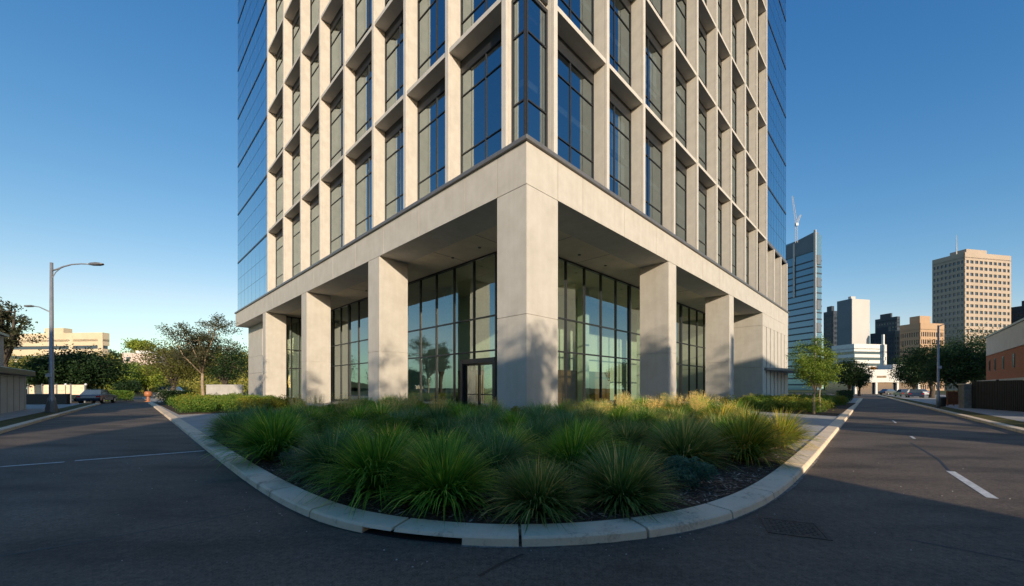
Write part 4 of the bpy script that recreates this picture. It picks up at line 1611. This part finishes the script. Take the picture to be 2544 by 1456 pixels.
# cream building on the hill
t, wr, wl, h = block('hillside_building', 'long cream building with ribbon windows on the hill', 20, 255, 272, 826, 235, 6, ('cream', 'cityglass'), 5, 0, 0, 'band', zbase=6, belt=.66, roofbox=False)
MB().box(.6, 5, wl * .42, wl * .62, h, h + 3.2).build('roof_house', M['cream'], t)
MB().box(-.06, .3, wl * .31, wl * .35, 0, h).build('stair_pier', M['cream'], t)
MB().box(-.05, .3, 0, wl * .05, 0, h - .01).build('end_pier', M['cream'], t)
t = thing('hillside_house', 'pinkish flat-roofed house among the trees below the hill crest', 'building', at(346, 185), radians(8))
zz = hz(903, 185)
MB().box(-7, 7, 0, 8, zz - 4, hz(879, 185)).build('walls', M['pink'], t)
MB().box(-7.3, 7.3, -.3, 8.3, hz(879, 185), hz(879, 185) + .35).build('roof', M['whitewall'], t)
MB().box(-5.4, -3.9, -.06, .1, zz + .8, zz + 3).build('window', M['cityglass'], t)
MB().box(-3, 3.5, 2, 7, hz(879, 185) + .35, hz(872, 185) + .35).build('upper_storey', M['whitewall'], t)

# ------------------------------------------------------------------ near left: white shed, fence, lamp
bx, by = gp(65, 1021)[:2]
t = thing('white_shed', 'white painted shed with a dark overhanging canopy beside the footpath', 'building', (bx, by, .1), atan2(-ld.y, -ld.x))
# local x runs back along the road towards the camera, local y points away from the road (right-hand rule)
sgn = -1
MB().box(0, 16, -9, 0, -.1, 2.35).build('lower_wall', M['whitewall'], t)
MB().box(.5, 16, -8.5, -.9, 2.75, 5.05).build('upper_wall', M['whitewall'], t)
MB().box(-.2, 16, -9, .4, 2.37, 2.74).build('canopy', M['frame'], t, bevel=.03)
MB().box(.3, 16, -8.7, -.7, 5.06, 5.2).build('roof_edge', M['cap'], t)
MB().box(.35, .5, -7.5, -6.0, .2, 2.0) if False else None
for k in range(10):
    x0 = .4 + k * 1.5
    MB().box(x0, x0 + .03, .0, .012, 0, 2.3).build('panel_joint', M['cap'], t)

fx0, fy0 = gp(118, 1004)[:2]
o = thing('panel_fence', 'pale panel fence with grey posts past the white shed', 'fence', at(70, 44), 0)
MB().box(0, 6.4, 0, .08, .9, 2.0).build('fence_panel', M['kerb'], o)
for k in range(5):
    MB().box(k * 1.58, k * 1.58 + .12, -.1, -.005, 0, 2.1).build('post', M['steel'], o)
o = thing('low_wall', 'low black wall between the shed and the grey street lamp', 'wall', at(62, 36.5), radians(4))
MB().box(0, 3.6, 0, .3, 0, 1.05).build('wall_body', M['fence'], o)
MB().box(-.04, 3.64, -.04, .34, 1.05, 1.1).build('wall_cap', M['cap'], o)

px_, py_, _ = gp(128, 1029)
lamp = thing('street_lamp', 'grey steel street lamp with a long curved arm over the side road', 'street lamp', (px_, py_, .11), radians(-8))
H = 9.3
MB().tube([(0, 0, 0), (0, 0, .25), (0, 0, .9), (0, 0, 1.0), (0, 0, H)], [.24, .22, .17, .12, .075], 12).build('pole', M['steel'], lamp, smooth=True)
MB().tube([(0, 0, 0), (0, 0, .3), (0, 0, .95)], [.3, .27, .15], 8).build('base', M['cap'], lamp)
MB().tube([(.02, 0, H - .5), (.45, 0, H - .42), (.9, 0, H - .28), (1.5, 0, H - .18), (2.2, 0, H - .17), (2.9, 0, H - .22)], [.05, .048, .045, .042, .04, .04], 8).build('arm', M['steel'], lamp, smooth=True)
MB().tube([(.03, 0, H - 1.0), (.3, 0, H - .62), (.7, 0, H - .36)], .025, 6).build('brace', M['steel'], lamp)
hd = MB()
rings = []
for xx, w, zt, zb in ((2.75, .05, .04, -.04), (2.95, .12, .07, -.07), (3.4, .15, .07, -.09), (3.7, .12, .03, -.07), (3.8, .05, .0, -.04)):
    rings.append([(xx, -w, H - .22 + zb), (xx, w, H - .22 + zb), (xx, w * .8, H - .22 + zt), (xx, -w * .8, H - .22 + zt)])
hd.loft(rings).build('lamp_head', M['cap'], lamp, bevel=.01)
MB().tube([(-.02, 0, 6.2), (-.5, 0, 6.4), (-.95, 0, 6.58), (-1.5, 0, 6.66)], [.04, .035, .03, .03], 7).build('arm', M['steel'], lamp, smooth=True)
MB().box(-1.95, -1.45, -.1, .1, 6.6, 6.7).build('lamp_head', M['cap'], lamp, bevel=.02)
MB().box(-.2, .2, -.17, -.12, 2.2, 2.42).build('sign_plate', M['carwhite'], lamp)

# globe lights by the dark tree
for px, lab in ((163, 'small white globe light under the dark trees beside the street lamp'), (213, 'small white globe light on a post behind the blue car')):
    x, y, _ = at(px, 44)
    o = thing('globe_light', lab, 'light', (x, y, 0))
    MB().tube([(0, 0, 0), (0, 0, 1.9)], .035, 6).build('post', M['fence'], o)
    rings = [[(cos(q) * r_, sin(q) * r_, 1.9 + z) for q in [2 * pi * k / 10 for k in range(10)]] for r_, z in ((.04, 0), (.1, .04), (.13, .13), (.1, .22), (.03, .26))]
    MB().loft(rings).build('globe', M['carwhite'], o, smooth=True)


# ------------------------------------------------------------------ cars
def car(label, px, d, rot, paint, cat='car', group=None, h=1.45, van=False):
    x, y, _ = at(px, d)
    t = thing('parked_car', label, cat, (x, y, 0), rot, group)
    half = .9
    # side outline: (length, z); y across
    if van:
        low = [(-2.3, .35), (2.3, .35), (2.35, .8), (2.25, 1.15), (-2.32, 1.2), (-2.35, .7)]
        top = [(-2.28, 1.2, .86), (1.9, 1.18, .86), (1.3, 1.95, .76), (-2.2, 2.0, .76)]
    else:
        low = [(-2.15, .32), (2.15, .32), (2.22, .6), (2.05, .82), (1.1, .92), (-1.75, .95), (-2.15, .9), (-2.22, .6)]
        top = [(-1.75, .94, .80), (1.1, .91, .80), (.35, h - .02, .62), (-1.1, h, .62)]
    bmh = MB()
    rings = []
    for yy, ins in ((-half, .05), (-half + .07, 0), (half - .07, 0), (half, .05)):
        cxm = sum(p[0] for p in low) / len(low)
        rings.append([(p[0] * (1 - ins * .25), yy, .35 + (p[1] - .35) * (1 - ins) + ins * .2) for p in low])
    bmh.loft(rings)
    bmh.build('body', M[paint], t, bevel=.04, smooth=False)
    cb = MB()
    cb.faces([(p[0], -p[2], p[1]) for p in top] + [(p[0], p[2], p[1]) for p in top], [(0, 1, 2, 3), (7, 6, 5, 4), (0, 4, 5, 1), (1, 5, 6, 2), (2, 6, 7, 3), (3, 7, 4, 0)])
    cb.build('windows', M['carglass'], t, bevel=.04)
    zt = top[2][1]
    MB().box(top[3][0] + .05, top[2][0] - .05, -.6 if not van else -.74, .6 if not van else .74, zt - .02, zt + .035).build('roof', M[paint], t, bevel=.02)
    for xx in (-1.35, 1.35):
        for s in (-1, 1):
            w = MB().tube([(xx, s * .70, .32), (xx, s * .92, .32)], .32, 16).build('wheel', M['rubber'], t)
            MB().tube([(xx, s * .915, .32), (xx, s * .935, .32)], .19, 10).build('rim', M['silver'], w)
    for s in (-1, 1):
        MB().box(-2.24, -2.16, s * .72 - .14, s * .72 + .14, .68, .82).build('tail_light', M['redlens'], t)
        MB().box(2.10, 2.19, s * .68 - .15, s * .68 + .15, .6, .72).build('headlight', M['carwhite'], t)
    return t


car('dark blue car with a pale shining rear window parked under the dark trees', 243, 42.5, radians(118), 'carblue')
car('white van parked past the hedge behind the open-crowned tree', 428, 96, radians(20), 'carwhite', 'van', van=True)
car('grey car half hidden behind the globe lights', 196, 50, radians(100), 'cargrey')
car('dark car parked at the road end under the trees', 2245, 72, radians(60), 'cargrey')
car('blue car parked beside the tree trunk at the road end', 2272, 64, radians(50), 'carblue')
car('pale car parked in front of the low white building', 2285, 84, radians(60), 'carwhite')
car('small dark car stopped across the far end of the road', 2208, 100, radians(10), 'cargrey')

# orange roadwork post at the side-road end
x, y, _ = at(368, 47.5)
t = thing('roadwork_post', 'orange roadwork post with a wide round head at the side-road end', 'road marker', (x, y, 0))
MB().tube([(0, 0, 0), (0, 0, .08), (0, 0, .1), (0, 0, .62)], [.3, .3, .15, .12], 10).build('foot', M['orange'], t)
MB().tube([(0, 0, .62), (0, 0, .72), (0, 0, 1.1), (0, 0, 1.25)], [.16, .36, .38, .24], 12).build('drum', M['orange'], t, smooth=True)

# pale wall beyond the hedge at the tower's left end
o = thing('boundary_wall', 'pale rendered boundary wall running up to the tower end', 'wall', at(512, 56), radians(-2))
MB().box(0, 5.2, 0, .25, 0, 2.05).build('wall_body', M['paving'], o)
MB().box(-.03, 5.23, -.04, .29, 2.05, 2.13).build('coping', M['greypanel'], o)
o = thing('stone_planter', 'sunlit low stone planter wall beside the white van', 'planter', at(375, 60), 0)
MB().box(0, 2.4, 0, .5, 0, 1.0).build('planter_wall', M['stone'], o)
tp = MB()
rr_ = random.Random(4)
for _ in range(500):
    leaf_quad(tp, rr_, Vector((rr_.uniform(.1, 2.3), rr_.uniform(.05, .45), 1.0 + abs(rr_.gauss(0, .25)))), .07, rr_.random())
tp.build('foliage', M['shrub_gold'], o)
hedge(at(262, 46)[:2], at(330, 48)[:2], 1.4, 1.2, 'sun-touched hedge behind the blue car', 'shrub', 2500, .09)

# ------------------------------------------------------------------ near right: brick building, fence, pole
q0 = Vector((46.3, 38.6))
q1 = Vector((36.9, 28.5))
dr_ = (q0 - q1).normalized()
t = thing('brick_building', 'brick and white rendered building behind the black fence', 'building', (q1.x - dr_.x * 14, q1.y - dr_.y * 14, 0), atan2(dr_.y, dr_.x))
ln_ = (q0 - q1).length + 14
MB().box(0, ln_, -12, 0, -.05, 4.72).build('brick_wall', M['brick'], t)
MB().box(-.05, ln_ - .5, -12.1, .06, 4.74, 6.45).build('white_wall', M['whiteband'], t)
MB().box(-.1, ln_ - .4, -12.2, .14, 6.46, 6.6).build('roof_edge', M['cap'], t)
MB().box(-.1, ln_ - 3.4, .02, 1.0, 2.1, 2.3).build('awning', M['whitewall'], t)
for x in (ln_ - 1.8, ln_ - 4.2, ln_ - 7.4, ln_ - 11):
    w = MB().box(x - .28, x + .28, -.1, .03, 3.2, 4.3).build('window', M['frame'], t)
    MB().box(x - .2, x + .2, .031, .04, 3.28, 4.22).build('glass', M['cityglass'], w)

fa, fb = Vector((34.2, 29.4)), Vector((29.6, 19.0))
fd = (fb - fa).normalized()
t = thing('slatted_fence', 'tall black slatted fence along the footpath under the brick building', 'fence', (fa.x, fa.y, .11), atan2(fd.y, fd.x))
fl = (fb - fa).length
fm = MB()
fm.box(0, fl, .02, .05, .05, 2.0)
for k in range(int(fl / .16)):
    fm.box(k * .16 + .02, k * .16 + .12, -.02, .021, .03, 2.02)
fm.build('slat_panel', M['fence'], t)
for k in range(int(fl / 2.4) + 1):
    MB().box(k * 2.4, k * 2.4 + .1, .052, .15, 0, 2.1).build('post', M['fence'], t)
x, y = fa.x - fd.x * .6, fa.y - fd.y * .6
t = thing('gate_pier', 'grey stone gate pier at the end of the black fence', 'pier', (x, y, .11), atan2(fd.y, fd.x))
MB().box(-.35, .35, -.3, .3, 0, 1.75).build('pier_shaft', M['stone'], t, bevel=.02)
MB().box(-.4, .4, -.35, .35, 1.75, 1.85).build('pier_cap', M['kerb'], t, bevel=.02)
x, y, _ = at(2352, 34)
t = thing('timber_screen', 'terracotta timber screen between the street pole and the gate pier', 'screen', (x, y, .1), radians(8))
MB().box(0, 1.35, 0, .06, .1, 1.25).build('screen_panel', M['lightwood'], t)
for xx in (0, .62, 1.25):
    MB().box(xx, xx + .1, -.06, -.004, 0, 1.32).build('post', M['lightwood'], t)
x, y, _ = at(2534, 26.5)
t = thing('traffic_bollard', 'short yellow bollard on the footpath by the black fence', 'bollard', (x - .15, y, .118))
MB().tube([(0, 0, 0), (0, 0, .06), (0, 0, .1), (0, 0, .3)], [.17, .17, .11, .09], 10).build('bollard_body', M['yellow'], t)
MB().tube([(0, 0, .3), (0, 0, .4), (0, 0, .46)], [.12, .13, .06], 10).build('bollard_head', M['yellow'], t)

x, y, _ = gp(2331, 1017)
t = thing('street_pole', 'slim grey street pole on the footpath edge before the dark trees', 'pole', (x, y, .11))
hp = hz(812, y)
MB().tube([(0, 0, 0), (0, 0, .9), (0, 0, .95), (0, 0, hp)], [.12, .11, .08, .055], 10).build('pole_shaft', M['steel'], t, smooth=True)
MB().tube([(0, 0, hp - .1), (.25, -.1, hp + .05), (.5, -.2, hp + .1)], [.035, .03, .03], 6).build('arm', M['steel'], t)
MB().box(-.14, .14, -.12, -.07, 3.0, 3.2).build('sign_plate', M['carwhite'], t)
x, y, _ = gp(2342, 1013)
t = thing('litter_bin', 'small dark bin at the foot of the slim street pole', 'bin', (x, y, .11))
MB().tube([(0, 0, 0), (0, 0, .7)], [.18, .22], 12).build('bin_body', M['fence'], t)
MB().tube([(0, 0, .7), (0, 0, .76), (0, 0, .82)], [.24, .24, .1], 12).build('bin_lid', M['cap'], t)

# ------------------------------------------------------------------ the opposite side of the street (mirrored in the lobby glass, its blocks and trees set for the shadows they cast)
SN = (0.947, 0.320)            # horizontal, across the sun's rays


def sunframe(p, q):
    return (SN[0] * p + SUN_AZ[0] * q, SN[1] * p + SUN_AZ[1] * q)


def opposite(label, p0, p1, q0, dep, h, mat, floors):  # off-camera block squared to the sun's rays to control its shadow
    x, y = sunframe(p0, q0)
    t = thing('shade_building', label, 'building', (x, y, 0), atan2(SN[1], SN[0]))
    w = p1 - p0
    MB().box(.3, w - .3, -dep + .3, -.3, -.05, h - .4).build('glazing', M['cityglass'], t)
    gr = MB()
    for k in range(floors + 1):
        z = h * k / floors
        gr.box(0, w, -dep, 0, max(-.05, z - (.9 if k else .4)), min(h, z + .5))
    nb = max(3, int(w / 3.2))
    for k in range(nb + 1):
        c = w * k / nb
        gr.box(max(.01, c - .5), min(w - .01, c + .5), -dep + .02, -.02, -.04, h - .02)
    gr.build('walls', M[mat], t)
    MB().box(-.15, w + .15, -dep - .15, .15, h, h + .3).build('parapet', M['cap'], t)


opposite('pale rendered street block off camera, sized to shade the corner and foreground', -9.5, 7.4, 18, 12, 11.7, 'cream', 3)
opposite('long low grey building off camera, placed to shade the side road', -18, -12.2, 14, 14, 10.5, 'greypanel', 3)
opposite('tall plain grey street building off camera, raised to shade the white shed', -60, -18.2, 14, 14, 16.5, 'greypanel', 4)
opposite('taller grey block off camera, placed to shade the second column past the corner', 17.0, 21.0, 16, 14, 14.6, 'greypanel', 4)
opposite('wide tan street block off camera, sized to shade the solid pavilion', 34.5, 72.0, 24, 16, 20.6, 'tan', 5)
opposite('low brown street building off camera, kept low to shade only the road', 26.2, 34.2, 16, 10, 6.2, 'tan', 2)
for k, (p, q, hh, rr, lab) in enumerate(((7.4, 13, 13.3, 2.0, 'dark street tree off camera, placed to soften the corner column shadow'), (-6.6, 6, 16.5, 2.2, 'bushy street tree off camera, placed to dapple the third side-road column'),
                                        (4.6, 12, 13.6, 2.2, 'low-crowned street tree off camera, placed to break the roofline shadow'), (.3, 9, 15.0, 2.4, 'tall street tree off camera, placed to dapple the column left of the entrance'), (19.6, 9, 15.2, 2.4, 'broad street tree off camera, placed to soften the half-shaded column shadow'),
                                        (24.6, 11, 10.5, 1.5, 'slim street tree off camera, placed to part-shade the gap between blocks'), (34.5, 12, 18.0, 2.6, 'tall street tree off camera, placed to soften the last free column shadow'))):
    x, y = sunframe(p, q)
    tree('street_tree', lab, 'tree', (x, y, .1), tree_parts(90 + k, hh, hh * .3, rr, 4200, .12, limbs=8, tr=.16, sub=5, open_=.3), 'treedark', 'darkbark', k)  # off-camera trees placed to soften and break up the shadows
